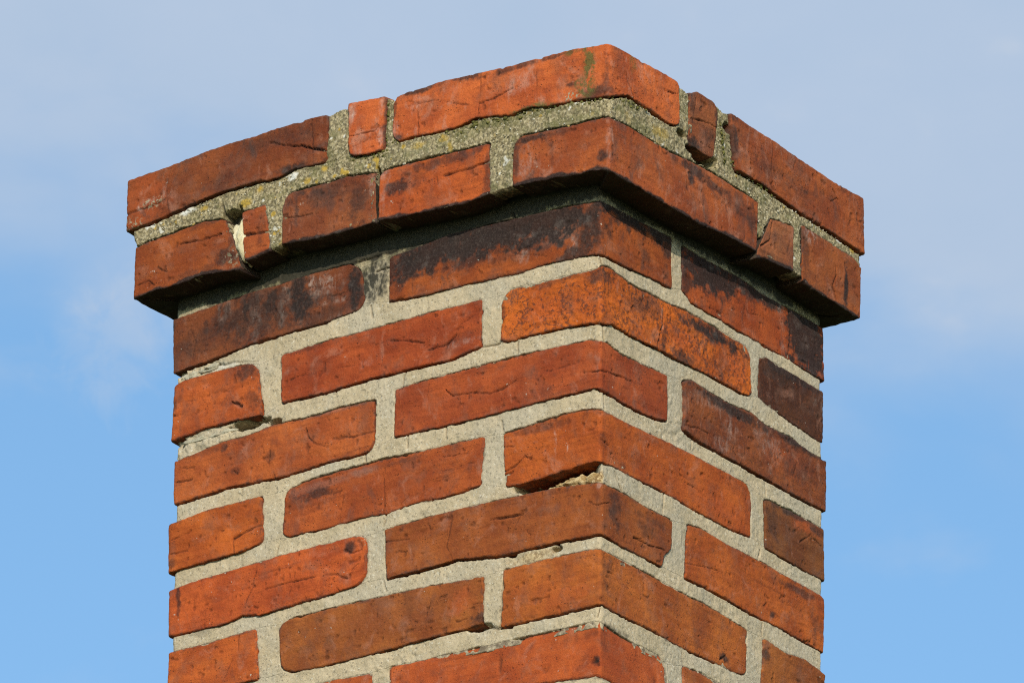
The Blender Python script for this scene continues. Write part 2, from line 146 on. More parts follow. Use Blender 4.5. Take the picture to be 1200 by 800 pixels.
BLOBS=[
('B1','orange',-0.5562,0.651,0.0277,0.037,0.6),
('A5','orange',0.0667,0.548,0.058,0.0125,0.35),
('1a','grey',-0.3597,0.5543,0.0833,0.0055,0.3),
('B1','efflo',-0.556,0.6445,0.0064,0.0046,1),
('B1','efflo',-0.5445,0.65,0.0085,0.0037,1),
('B1','lich',-0.5684,0.6301,0.0149,0.0092,0.8),
('B1','lich',-0.5423,0.6476,0.0128,0.0065,0.8),
('B1','soot',-0.3908,0.6797,0.0471,0.0129,0.5),
('B1','soot',-0.4612,0.6469,0.0211,0.011,0.45),
('B1','soot',-0.3746,0.641,0.0146,0.0055,0.9),
('B1','efflo',-0.5279,0.6633,0.0021,0.0203,0.5),
('B2','soot',-0.2614,0.661,0.0051,0.0273,0.9),
('B2','efflo',-0.3048,0.681,0.0052,0.0091,1),
('B2','efflo',-0.2694,0.6494,0.0041,0.0109,1),
('B2','efflo',-0.2678,0.6808,0.0031,0.011,0.9),
('B3','soot',-0.1647,0.6865,0.0203,0.0045,0.9),
('B3','soot',-0.2258,0.6875,0.0307,0.0036,0.9),
('B3','soot',-0.2489,0.6424,0.0082,0.0045,0.9),
('B3','soot',-0.114,0.6817,0.0404,0.0036,0.8),
('B3','soot',-0.0637,0.6815,0.0301,0.0027,0.8),
('B3','efflo',-0.2287,0.6709,0.0061,0.0136,0.5),
('B3','efflo',-0.0988,0.6652,0.0181,0.0108,0.45),
('B3','efflo',-0.2531,0.6544,0.0041,0.0109,0.8),
('B3','soot',-0.2544,0.6774,0.0031,0.0109,0.7),
('B3','moss',-0.0237,0.6614,0.006,0.0306,1.3),
('B3','moss',-0.0256,0.6376,0.01,0.009,1.2),
('B3','moss',-0.0886,0.6329,0.0261,0.0045,1),
('B3','moss',-0.134,0.6335,0.0142,0.0036,0.9),
('B3','moss',-0.0296,0.6449,0.008,0.009,1),
('B3','lich',-0.0436,0.635,0.012,0.0045,1),
('B3','moss',0.0379,0.672,0.0058,0.0108,0.6),
('B3','soot',-0.0136,0.6301,0.0199,0.0072,0.8),
('B3','soot',-0.0017,0.645,0.004,0.0251,0.6),
('B3','efflo',0.0597,0.6756,0.0146,0.018,0.35),
('B3','soot',-0.0456,0.6472,0.006,0.0027,0.8),
('B3','moss',-0.0437,0.6809,0.01,0.0036,0.7),
('B4','soot',0.1432,0.6701,0.0059,0.0127,0.6),
('B4','soot',0.1459,0.6276,0.0147,0.0081,1),
('B4','soot',0.177,0.6461,0.0178,0.0127,0.6),
('B4','soot',0.1875,0.6681,0.006,0.0182,0.8),
('B4','soot',0.1416,0.6505,0.0089,0.0036,0.5),
('B5','soot',0.2112,0.654,0.0075,0.0292,0.8),
('B5','soot',0.274,0.6447,0.0272,0.0128,0.55),
('B5','soot',0.3268,0.6407,0.0305,0.0129,0.4),
('B5','soot',0.2144,0.6779,0.015,0.0055,0.5),
('B5','efflo',0.2623,0.677,0.0151,0.0128,0.25),
('A1','soot',-0.4836,0.6112,0.0316,0.0055,0.5),
('A1','soot',-0.4566,0.5682,0.0147,0.0091,0.8),
('A1','soot',-0.4497,0.5893,0.0063,0.0165,0.6),
('A1','lich',-0.4492,0.5664,0.0084,0.0091,0.6),
('A1','soot',-0.5612,0.5496,0.0106,0.0046,0.7),
('A1','soot',-0.4878,0.5602,0.0316,0.0046,0.5),
('A2','soot',-0.4132,0.5895,0.0052,0.0201,0.5),
('A2','soot',-0.4148,0.5617,0.0104,0.0036,0.6),
('A3','soot',-0.3327,0.6061,0.0466,0.0127,0.6),
('A3','soot',-0.2984,0.5859,0.0144,0.0218,0.7),
('A3','efflo',-0.2812,0.6025,0.0041,0.0109,0.6),
('A3','soot',-0.3718,0.5994,0.0031,0.0228,0.5),
('A3','soot',-0.3648,0.6131,0.0083,0.0046,0.8),
('A4','soot',-0.2453,0.5909,0.0184,0.009,0.9),
('A4','soot',-0.1945,0.6054,0.0509,0.0063,0.7),
('A4','soot',-0.2249,0.5931,0.0123,0.0108,0.5),
('A4','efflo',-0.2659,0.6077,0.0062,0.0145,0.5),
('A4','efflo',-0.2677,0.5856,0.0041,0.0181,0.4),
('A4','soot',-0.1437,0.582,0.004,0.0252,0.6),
('A5','soot',-0.1085,0.5822,0.004,0.0224,0.7),
('A5','soot',-0.0935,0.6027,0.0161,0.0036,0.9),
('A5','soot',-0.0585,0.6011,0.02,0.0045,0.6),
('A5','efflo',-0.0955,0.5835,0.01,0.0143,0.5),
('A5','soot',-0.0674,0.5792,0.003,0.0179,0.45),
('A5','efflo',0.0019,0.5782,0.0057,0.0232,0.6),
('A5','soot',-0.0076,0.5652,0.0069,0.0071,0.9),
('A5','efflo',-0.1014,0.5715,0.006,0.009,0.5),
('A5','soot',0.1472,0.5992,0.0295,0.0063,0.9),
('A5','soot',0.2137,0.5914,0.0328,0.0127,0.6),
('A5','soot',0.2464,0.5803,0.012,0.0236,0.7),
('A5','soot',0.1135,0.5988,0.0073,0.0054,0.6),
('A5','soot',0.2208,0.5487,0.0447,0.0036,0.8),
('A5','soot',0.1398,0.5921,0.0074,0.009,1),
('A5','soot',0.1841,0.5944,0.0326,0.0054,0.8),
('A6','soot',0.2958,0.575,0.0212,0.0109,0.4),
('A6','soot',0.2805,0.5561,0.0241,0.0045,0.5),
('A7','soot',0.3412,0.5819,0.0061,0.0256,0.6),
('A7','efflo',0.349,0.6011,0.0122,0.0083,0.8),
('A7','soot',0.4157,0.5714,0.0039,0.0221,1),
('A7','soot',0.3665,0.5497,0.0244,0.0055,0.4),
('1a','soot',-0.4236,0.5197,0.0052,0.0146,0.95),
('1a','soot',-0.3923,0.5186,0.0125,0.0237,0.95),
('1a','soot',-0.357,0.5156,0.0166,0.0272,1),
('1a','soot',-0.3277,0.4906,0.031,0.0145,0.6),
('1a','soot',-0.291,0.5125,0.0093,0.0217,1),
('1a','efflo',-0.3323,0.5251,0.0207,0.0109,1),
('1a','efflo',-0.3797,0.5093,0.0052,0.0164,0.9),
('1a','soot',-0.4707,0.5191,0.0042,0.0055,0.7),
('1a','soot',-0.5107,0.5231,0.0053,0.0055,1),
('1a','efflo',-0.3145,0.5055,0.0207,0.0036,0.7),
('1a','efflo',-0.3448,0.5281,0.0042,0.0145,0.9),
('1a','soot',-0.4296,0.5075,0.0026,0.0219,0.8),
('1a','soot',-0.4061,0.531,0.0146,0.0064,0.7),
('1a','efflo',-0.4447,0.5274,0.0084,0.0091,0.5),
('1a','soot',-0.4891,0.4943,0.0148,0.0128,0.35),
('1a','soot',-0.4006,0.5133,0.0784,0.0255,0.8),
('1a','soot',-0.4735,0.5043,0.0422,0.0183,0.55),
('1a','efflo',-0.4109,0.5103,0.0063,0.0219,0.6),
('1a','efflo',-0.3737,0.5214,0.0052,0.0218,0.9),
('1a','efflo',-0.4509,0.5253,0.0053,0.011,0.7),
('1a','soot',-0.287,0.5278,0.0124,0.0091,0.8),
('1a','efflo',-0.307,0.4857,0.0186,0.0072,0.5),
('1b','soot',-0.2052,0.5243,0.051,0.0198,1.1),
('1b','soot',-0.1443,0.5257,0.0557,0.0198,1.2),
('1b','soot',-0.0738,0.5265,0.0643,0.0233,1.2),
('1b','soot',-0.0138,0.5136,0.0159,0.0356,0.95),
('1b','soot',-0.0337,0.4846,0.0259,0.0089,0.9),
('1b','soot',-0.246,0.5224,0.0082,0.0181,0.9),
('1b','soot',-0.0637,0.5142,0.0241,0.0143,0.5),
('1b','efflo',-0.2153,0.524,0.0143,0.0023,0.6),
('1b','efflo',-0.0838,0.5164,0.008,0.0036,0.8),
('1b','efflo',-0.0317,0.4975,0.005,0.0178,0.7),
('1b','efflo',-0.0867,0.4975,0.003,0.0071,0.7),
('1b','soot',-0.1138,0.4817,0.0604,0.0045,0.6),
('1b','soot',-0.1038,0.5034,0.0403,0.0089,0.5),
('1b','soot',-0.1798,0.5289,0.0203,0.018,0.4),
('1b','soot',0.0088,0.5329,0.0288,0.0071,1),
('1b','soot',0.0594,0.5312,0.0348,0.0107,1),
('1b','soot',0.1133,0.5296,0.0117,0.027,0.9),
('1b','soot',-0.0038,0.5041,0.006,0.0267,0.8),
('1b','soot',-0.1849,0.5356,0.0611,0.018,1.1),
('1b','soot',-0.104,0.532,0.0746,0.0215,1.3),
('1b','soot',-0.0438,0.5245,0.05,0.0268,1.1),
('1b','soot',-0.2255,0.5202,0.0307,0.0216,1),
('1b','soot',-0.1543,0.5138,0.0608,0.0144,0.8),
('1b','efflo',-0.0937,0.4992,0.005,0.0089,0.9),
('1b','efflo',-0.129,0.5077,0.004,0.0054,0.8),
('1b','grey',-0.1443,0.5293,0.0608,0.0126,0.8),
('1b','grey',-0.0437,0.5138,0.03,0.0143,0.8),
('1b','soot',0.0449,0.5341,0.0405,0.0143,1.1),
('1b','soot',0.0957,0.5351,0.0321,0.0126,1.1),
('1c','soot',0.2285,0.5339,0.0897,0.0127,1),
('1c','soot',0.1617,0.5331,0.0296,0.0126,1),
('1a','soot',-0.38,0.5275,0.0521,0.0064,0.6),
('1b','soot',0.0767,0.5034,0.0073,0.0072,0.6),
('1b','soot',0.016,0.5043,0.0058,0.0071,0.6),
('1c','soot',0.1838,0.5228,0.0534,0.0217,1.2),
('1c','soot',0.1469,0.5055,0.0118,0.0198,0.85),
('1c','soot',0.2583,0.5307,0.0301,0.0127,0.95),
('1c','soot',0.2884,0.5302,0.0302,0.0091,1),
('1c','soot',0.3562,0.5098,0.0397,0.0421,1.3),
('1c','soot',0.3412,0.5275,0.0244,0.0165,1.2),
('1c','efflo',0.3065,0.5319,0.0136,0.0082,1.4),
('1c','efflo',0.3655,0.524,0.0138,0.0027,1),
('1c','efflo',0.3443,0.5313,0.0107,0.0064,0.9),
('1c','efflo',0.3151,0.4958,0.0045,0.0146,0.6),
('1c','efflo',0.2959,0.5328,0.0091,0.0073,0.9),
('1c','soot',0.2134,0.5061,0.0119,0.0045,0.6),
('1c','efflo',0.2404,0.5262,0.0075,0.0036,0.9),
('2a','soot',-0.4203,0.4555,0.0167,0.0109,0.8),
('2a','soot',-0.4125,0.4222,0.0083,0.0127,0.6),
('2a','soot',-0.5089,0.4399,0.0053,0.0127,0.7),
('2a','soot',-0.4354,0.4257,0.0063,0.0036,0.7),
('2a','soot',-0.5017,0.4464,0.0042,0.0055,0.5),
('2b','efflo',-0.2756,0.4307,0.0103,0.0036,0.3),
('2b','soot',-0.1588,0.43,0.0202,0.0054,0.4),
('2b','efflo',-0.1587,0.4255,0.0182,0.0036,0.5),
('2b','soot',-0.3562,0.4631,0.0187,0.0036,0.5),
('2c','soot',0.0017,0.4594,0.0201,0.0089,0.8),
('2c','soot',0.0737,0.4489,0.0319,0.0142,0.6),
('2c','soot',0.1982,0.4604,0.0445,0.0108,0.9),
('2c','soot',0.1392,0.4179,0.0205,0.008,0.8),
('2c','soot',-0.1136,0.446,0.004,0.0142,0.6),
('2c','soot',-0.0536,0.4628,0.0499,0.0036,0.5),
('2c','orange',0.1392,0.4357,0.0264,0.0125,0.8),
('2c','orange',-0.0634,0.4341,0.0499,0.0124,0.6),
('2c','orange',0.2307,0.44,0.0179,0.018,0.8),
('2c','soot',0.2054,0.4314,0.0178,0.018,0.4),
('2c','efflo',0.1028,0.4473,0.0022,0.0107,1.2),
('2c','soot',0.1056,0.4242,0.0044,0.0125,0.8),
('2d','soot',0.3026,0.4553,0.0302,0.0091,0.5),
('2d','efflo',0.3736,0.4521,0.0092,0.0091,0.35),
('3a','soot',-0.4481,0.3809,0.0052,0.0054,0.8),
('3a','soot',-0.3896,0.3586,0.0062,0.0054,0.6),
('3a','soot',-0.433,0.3541,0.0052,0.0045,0.6),
('3a','soot',-0.471,0.3816,0.0314,0.0036,0.4),
('3a','orange',-0.3055,0.3706,0.0308,0.0143,0.3),
('3a','grey',-0.316,0.3909,0.0412,0.0036,0.6),
('3b','efflo',-0.0037,0.367,0.003,0.0193,0.3),
('3b','soot',-0.0037,0.3626,0.0049,0.0176,0.2),
('3c','efflo',0.183,0.3881,0.0295,0.0071,0.5),
('3c','efflo',0.2198,0.3737,0.0119,0.0143,0.5),
('3c','efflo',0.2868,0.378,0.024,0.0144,0.4),
('3c','soot',0.2273,0.3923,0.0743,0.0072,0.9),
('3c','soot',0.332,0.3948,0.0545,0.0063,0.9),
('2c','soot',0.1908,0.4596,0.0652,0.0072,1),
('2d','soot',0.3253,0.463,0.0546,0.0073,0.8),
('3c','soot',0.3468,0.3709,0.0152,0.0145,0.5),
('3c','efflo',0.2048,0.3509,0.0118,0.0071,0.6),
('3c','orange',0.3166,0.37,0.0392,0.018,0.4),
('3c','soot',0.3241,0.3653,0.0181,0.0108,0.5),
('4a','soot',-0.5052,0.2727,0.0063,0.0054,0.6),
('4a','orange',-0.4481,0.2779,0.0416,0.0125,0.25),
('4b','soot',-0.3353,0.3079,0.0267,0.0062,0.8),
('4b','grey',-0.3354,0.3151,0.0411,0.0054,0.5),
('4b','grey',-0.2793,0.3184,0.0143,0.0044,0.8),
('4b','soot',-0.3609,0.303,0.0144,0.0143,0.4),
('4b','soot',-0.2336,0.3186,0.0254,0.0027,0.5),
('4c','soot',-0.063,0.3149,0.0398,0.0053,0.5),
('4c','efflo',-0.052,0.2984,0.0014,0.0105,1.2),
('4c','efflo',-0.0381,0.2864,0.001,0.0053,1.2),
('4c','soot',0.0048,0.2889,0.0071,0.007,0.5),
('4c','soot',0.0376,0.2736,0.0072,0.0052,0.6),
('4c','soot',-0.0135,0.314,0.0119,0.0053,0.4),
('4c','orange',0.197,0.2862,0.053,0.0142,0.5),
('4d','soot',0.331,0.3191,0.0453,0.0045,0.8),
('4d','soot',0.2934,0.2998,0.018,0.0161,0.5),
('4d','orange',0.3536,0.3148,0.0212,0.0108,0.8),
('4d','soot',0.3686,0.3134,0.0152,0.0045,0.8),
('5a','soot',-0.4981,0.2355,0.0026,0.0233,0.8),
('5a','soot',-0.2915,0.2433,0.0092,0.0062,0.9),
('5a','soot',-0.3438,0.1975,0.0307,0.0035,0.5),
('5a','lich',-0.2753,0.2441,0.0051,0.0044,1.2),
('5b','soot',0.0233,0.2209,0.0114,0.0191,0.7),
('5b','soot',0.0733,0.2197,0.0144,0.0105,0.6),
('5b','soot',-0.0016,0.2224,0.0039,0.0156,0.4),
('5b','efflo',0.0006,0.2396,0.0039,0.0035,0.6),
('5b','soot',0.0834,0.2317,0.0288,0.0052,0.5),
('5c','soot',0.3301,0.2403,0.0361,0.0045,0.7),
('5c','soot',0.3672,0.212,0.0091,0.0161,0.5),
('5c','soot',0.2923,0.2018,0.006,0.0053,0.9),
('5c','efflo',0.2893,0.1973,0.0037,0.0027,1.3),
('6b','orange',-0.1617,0.1578,0.014,0.0122,0.7),
('6b','soot',-0.1416,0.1361,0.012,0.0052,0.8),
('6b','brown',-0.2319,0.16,0.0706,0.0158,0.35),
('6b','soot',-0.2218,0.1622,0.0081,0.0193,0.3),
('6c','soot',0.012,0.1566,0.0113,0.019,0.5),
('6c','orange',-0.0427,0.1362,0.0295,0.0104,0.5),
('6c','soot',0.2106,0.1322,0.0088,0.0053,0.9),
('6c','orange',-0.0624,0.1492,0.0395,0.0173,0.3),
('6d','soot',0.277,0.1573,0.0119,0.0071,0.8),
('7b','soot',-0.0053,0.0662,0.0049,0.0034,1),
('7b','soot',-0.023,0.0932,0.0294,0.0052,0.4),
('7b','soot',0.0064,0.0859,0.0085,0.012,0.4),
('7b','orange',-0.0278,0.077,0.0078,0.0155,0.5)]
CRACKS=[
('B1',[(-0.5804,0.6422),(-0.5634,0.6426),(-0.5423,0.6439),(-0.5265,0.6474)],1.2,2.5),
('B1',[(-0.4032,0.6755),(-0.3854,0.6683),(-0.3645,0.6622),(-0.3354,0.6495)],1.4,4),
('B1',[(-0.3535,0.6887),(-0.3507,0.6396)],0.8,1.5),
('B1',[(-0.5304,0.6815),(-0.5257,0.6582),(-0.5229,0.6281)],0.6,1),
('B2',[(-0.3066,0.6578),(-0.2891,0.657),(-0.2685,0.6573)],1.2,2.5),
('B3',[(-0.2544,0.6783),(-0.238,0.6787),(-0.2257,0.6738),(-0.2053,0.6714),(-0.1645,0.6556)],0.8,1.5),
('B3',[(-0.2257,0.6756),(-0.2243,0.6381)],0.7,1.2),
('B3',[(-0.1513,0.6541),(-0.1341,0.6552),(-0.1119,0.6604)],1,2),
('B3',[(-0.1504,0.6783),(-0.1513,0.6559),(-0.1532,0.6411)],0.8,1.5),
('B3',[(-0.0838,0.6704),(-0.0837,0.6388)],0.6,1),
('B3',[(0.0307,0.6514),(0.035,0.644),(0.0408,0.6371)],1.2,2),
('B3',[(0.0991,0.6648),(0.1152,0.668)],1.2,2.5),
('B3',[(0.009,0.6353),(0.0177,0.6349)],1.5,3),
('B4',[(0.1416,0.6532),(0.1638,0.6576),(0.186,0.6594)],1.4,3),
('B4',[(0.1491,0.6768),(0.146,0.653)],0.7,1.5),
('B5',[(0.3881,0.6654),(0.3957,0.6588),(0.3848,0.6513)],1.2,2.5),
('B5',[(0.3957,0.6588),(0.4031,0.6421)],0.8,1.5),
('B5',[(0.2819,0.6786),(0.2785,0.6463)],0.7,1),
('A1',[(-0.5148,0.595),(-0.4885,0.5932),(-0.4644,0.5928)],1.4,3),
('A1',[(-0.5428,0.5762),(-0.53,0.5695)],1.2,2),
('A1',[(-0.5668,0.5628),(-0.5541,0.5643),(-0.5456,0.5586)],1,2),
('A2',[(-0.436,0.585),(-0.4225,0.5845),(-0.4058,0.5822)],1.4,3),
('A3',[(-0.3883,0.5925),(-0.3738,0.5899),(-0.353,0.5875)],1,2),
('A4',[(-0.1944,0.59),(-0.169,0.5892),(-0.1408,0.592)],1.4,3.5),
('A3',[(-0.3782,0.6082),(-0.3785,0.5638)],0.6,1),
('A3',[(-0.3472,0.6124),(-0.3475,0.5644)],0.6,1),
('A5',[(-0.0086,0.5931),(0.0076,0.5919)],0.5,1),
('A7',[(0.396,0.5856),(0.3974,0.5741),(0.3926,0.5633),(0.4001,0.5504)],1,2.5),
('A7',[(0.4295,0.5688),(0.4387,0.5656)],1,2),
('A6',[(0.2611,0.5601),(0.2762,0.5709),(0.2825,0.5949)],1.2,3),
('1c',[(0.3231,0.5331),(0.3274,0.5136),(0.3225,0.482)],1.2,2.5),
('1b',[(-0.1139,0.5112),(-0.0917,0.5005),(-0.0636,0.4919)],0.7,1.2),
('1a',[(-0.3311,0.5131),(-0.2971,0.5103)],0.8,1.5),
('1a',[(-0.4885,0.5169),(-0.4819,0.5017),(-0.4858,0.4881)],0.8,1.2),
('2b',[(-0.2482,0.4466),(-0.2298,0.4432),(-0.2074,0.4352)],1.4,3),
('2b',[(-0.2022,0.4269),(-0.1799,0.427),(-0.1689,0.4351)],1.3,3),
('2b',[(-0.1639,0.4446),(-0.1458,0.451)],0.7,1.2),
('2b',[(-0.3681,0.4344),(-0.3496,0.4363)],1.2,2),
('2b',[(-0.3332,0.4451),(-0.3208,0.4422)],0.8,1.2),
('2b',[(-0.2656,0.448),(-0.2349,0.4471)],0.6,1),
('2c',[(0.1057,0.4617),(0.1042,0.4415),(0.0954,0.4172)],1.6,3.5),
('2a',[(-0.4386,0.4273),(-0.4259,0.4199)],1.5,3),
('2a',[(-0.5086,0.429),(-0.495,0.4277)],1.2,2),
('2a',[(-0.4492,0.4406),(-0.4356,0.4383)],0.9,1.5),
('3b',[(-0.1816,0.382),(-0.1734,0.3721),(-0.1513,0.3697),(-0.1291,0.3645),(-0.1131,0.3661),(-0.0991,0.3699)],1.2,3),
('3b',[(-0.2009,0.3909),(-0.2038,0.3783)],0.8,1.5),
('3b',[(-0.0235,0.362),(-0.0037,0.3582),(0.0204,0.3616),(0.052,0.3644)],1.2,2.5),
('3b',[(-0.0632,0.3713),(-0.0235,0.3725)],0.6,1),
('3b',[(-0.224,0.3723),(-0.2037,0.3694)],0.6,1),
('3a',[(-0.507,0.3565),(-0.4861,0.3572)],1,1.8),
('3a',[(-0.499,0.3709),(-0.4833,0.3691)],0.8,1.3),
('3a',[(-0.3487,0.3787),(-0.3444,0.367),(-0.3361,0.3598),(-0.3206,0.3527)],1,2),
('3a',[(-0.3156,0.3604),(-0.2848,0.357),(-0.2665,0.3563)],1.2,2.2),
('3a',[(-0.3908,0.366),(-0.3915,0.3501)],1.2,1.5),
('3a',[(-0.4361,0.3539),(-0.4308,0.35)],1.4,2),
('4a',[(-0.5057,0.297),(-0.4849,0.3004)],1,1.8),
('4a',[(-0.4327,0.2816),(-0.4172,0.2862),(-0.3987,0.2883)],1.2,2.4),
('4a',[(-0.4327,0.2816),(-0.4313,0.2653)],0.7,1.2),
('4a',[(-0.5075,0.2821),(-0.4877,0.2813)],1,2),
('4b',[(-0.3024,0.297),(-0.3061,0.2713)],0.8,1.5),
('4b',[(-0.2537,0.3055),(-0.2533,0.2683)],0.8,1.5),
('4b',[(-0.183,0.3115),(-0.1548,0.3087)],0.8,1.5),
('4b',[(-0.1628,0.2981),(-0.1467,0.298)],0.9,1.5),
('4b',[(-0.193,0.2988),(-0.1728,0.296)],0.8,1.3),
('4b',[(-0.3455,0.3067),(-0.3046,0.3037)],0.6,1),
('4b',[(-0.2331,0.2743),(-0.223,0.2809)],0.7,1.2),
('4c',[(-0.1106,0.2801),(-0.0977,0.2833),(-0.0878,0.2899),(-0.0808,0.2856)],1.3,2.5),
('4c',[(-0.1106,0.2758),(-0.1026,0.2775)],1.4,3),
('4c',[(-0.1128,0.3043),(-0.0988,0.3038)],1,2),
('4c',[(0.0005,0.2884),(0.0119,0.2852)],1,2),
('4c',[(0.0162,0.2796),(0.0262,0.2698)],0.9,1.5),
('4d',[(0.3397,0.2933),(0.358,0.3063),(0.376,0.2996)],1,1.8),
('5c',[(0.1411,0.2066),(0.1673,0.2132),(0.1966,0.2173)],0.9,1.5),
('3c',[(0.1403,0.349),(0.1608,0.3531),(0.1828,0.3542)],1.2,2),
('5a',[(-0.3934,0.2206),(-0.3647,0.2214),(-0.3238,0.2204),(-0.3085,0.2179),(-0.2962,0.2108)],1,2.4),
('5a',[(-0.4179,0.21),(-0.4099,0.2251),(-0.404,0.2416)],0.9,1.6),
('5a',[(-0.2996,0.2406),(-0.2884,0.2355),(-0.2782,0.2377)],1.4,2.5),
('5a',[(-0.4065,0.2058),(-0.4023,0.2031)],2,3),
('5a',[(-0.2902,0.2183),(-0.2821,0.2236)],0.9,1.6),
('5a',[(-0.3645,0.209),(-0.3625,0.2148)],0.8,1.2),
('5b',[(-0.1263,0.2338),(-0.1074,0.2321),(-0.0895,0.2316)],1.4,3.5),
('5b',[(-0.1724,0.2414),(-0.1782,0.2182),(-0.172,0.2037)],0.9,1.6),
('5b',[(-0.2519,0.2389),(-0.2226,0.2359)],1.1,2),
('5b',[(-0.0924,0.2297),(-0.1043,0.2088)],0.7,1.2),
('5b',[(-0.2396,0.2247),(-0.2245,0.224)],0.9,1.4),
('5b',[(-0.0134,0.2268),(-0.0035,0.2211),(0.0119,0.2259)],1.2,2.4),
('5b',[(0.0547,0.205),(0.0776,0.2054),(0.1064,0.2086)],1.2,2.4),
('5b',[(-0.0854,0.2133),(-0.0804,0.2078)],1.2,1.5),
('6b',[(-0.1665,0.1388),(-0.1546,0.138)],1.5,2),
('6c',[(-0.1159,0.1522),(-0.1157,0.1218)],1.2,2),
('6c',[(0.0134,0.1571),(0.0205,0.1576)],2,2.5),
('6c',[(0.2033,0.1282),(0.2135,0.1358),(0.2106,0.1287)],1.6,2.5),
('7b',[(-0.0102,0.0655),(-0.0004,0.0609)],3,4),
('7b',[(-0.1156,0.1045),(-0.1164,0.0701)],0.8,1.4)]
MCRACKS=[
('S',[(-0.2722,0.49),(-0.27,0.4769)],1,3),
('S',[(-0.3123,0.4169),(-0.3131,0.4063)],1,3),
('S',[(-0.2344,0.397),(-0.2295,0.4101)],1,3),
('S',[(-0.0973,0.4111),(-0.0973,0.4004)],1,3),
('S',[(-0.1385,0.4154),(-0.1184,0.4143)],1.2,3),
('S',[(0.0046,0.4065),(0.0075,0.3907)],1,3),
('S',[(-0.2258,0.3479),(-0.2266,0.3312)],0.9,2.5),
('S',[(-0.1812,0.3421),(-0.1801,0.3294)],1,3),
('S',[(-0.1159,0.3341),(-0.1129,0.322)],0.9,2.5),
('S',[(0.0076,0.3397),(0.0076,0.3222)],1.1,3),
('S',[(0.1563,0.3383),(0.1548,0.3254)],0.9,2.5),
('S',[(0.2833,0.3384),(0.2832,0.3232)],0.9,2.5),
('S',[(0.2722,0.2627),(0.2675,0.247)],1,3),
('S',[(-0.2774,0.3357),(-0.2763,0.3266)],1.2,3),
('S',[(-0.3797,0.2628),(-0.3826,0.2519)],0.8,2.5),
('S',[(-0.2512,0.2678),(-0.2541,0.2561)],1,3),
('S',[(-0.2535,0.1997),(-0.2503,0.1885)],0.8,2),
('S',[(0.0247,0.2632),(0.0376,0.2447),(0.0476,0.2428)],1.5,4),
('S',[(0.1095,0.2682),(0.1051,0.2475)],0.9,2.5),
('S',[(0.2759,0.1895),(0.2757,0.1745)],0.9,2.5),
('S',[(0.1378,0.1148),(0.1392,0.1048)],0.7,2),
('S',[(-0.4624,0.4744),(-0.4498,0.4697),(-0.4362,0.4692),(-0.4101,0.4631)],1.6,4),
('S',[(0.0002,0.4766),(0.0045,0.4675)],1,2.5),
('S',[(-0.104,0.5464),(-0.1,0.5346)],1.5,4),
('S',[(-0.2665,0.5246),(-0.1443,0.5293),(-0.0638,0.5258),(-0.0039,0.5245)],1.2,4),
('S',[(-0.375,0.5353),(-0.2667,0.5409),(-0.1748,0.5403)],1.2,4),
('S',[(-0.1366,0.1263),(-0.1018,0.1188)],1.5,3),
('S',[(-0.0537,0.1863),(-0.0478,0.1893),(-0.0527,0.1956)],2,4),
('S',[(0.0007,0.1168),(-0.0034,0.1087)],0.9,2.5),
('B',[(-0.4618,0.6242),(-0.4595,0.609)],1.6,5)]
VOIDS=[
('S',-0.4172,0.3999,0.0229,0.005,24),
('S',-0.3861,0.3945,0.0083,0.0036,14),
('A',-0.449,0.6101,0.0126,0.0064,24),
('A',-0.4422,0.5811,0.0115,0.0329,24),
('A',-0.4354,0.5522,0.0094,0.0109,24),
('S',-0.1022,0.1944,0.006,0.0035,12),
('S',-0.1245,0.2675,0.004,0.0026,0),
('A',-0.2738,0.5871,0.0041,0.0308,22),
('S',-0.048,0.2563,0.0435,0.014,32),
('S',-0.0134,0.259,0.0158,0.0078,30),
('S',-0.0906,0.2599,0.0119,0.0053,20),
('S',-0.0507,0.1873,0.0059,0.0026,12),
('S',-0.1395,0.1269,0.0139,0.0035,12),
('B',0.1591,0.6197,0.0251,0.01,30),
('B',0.1253,0.6301,0.0088,0.0036,14),
('B',0.2039,0.6649,0.006,0.0055,10),
('A',0.2582,0.5645,0.006,0.0055,15),
('S',-0.5075,0.4732,0.0106,0.0046,20),
('S',-0.5059,0.3986,0.0084,0.0045,16)]
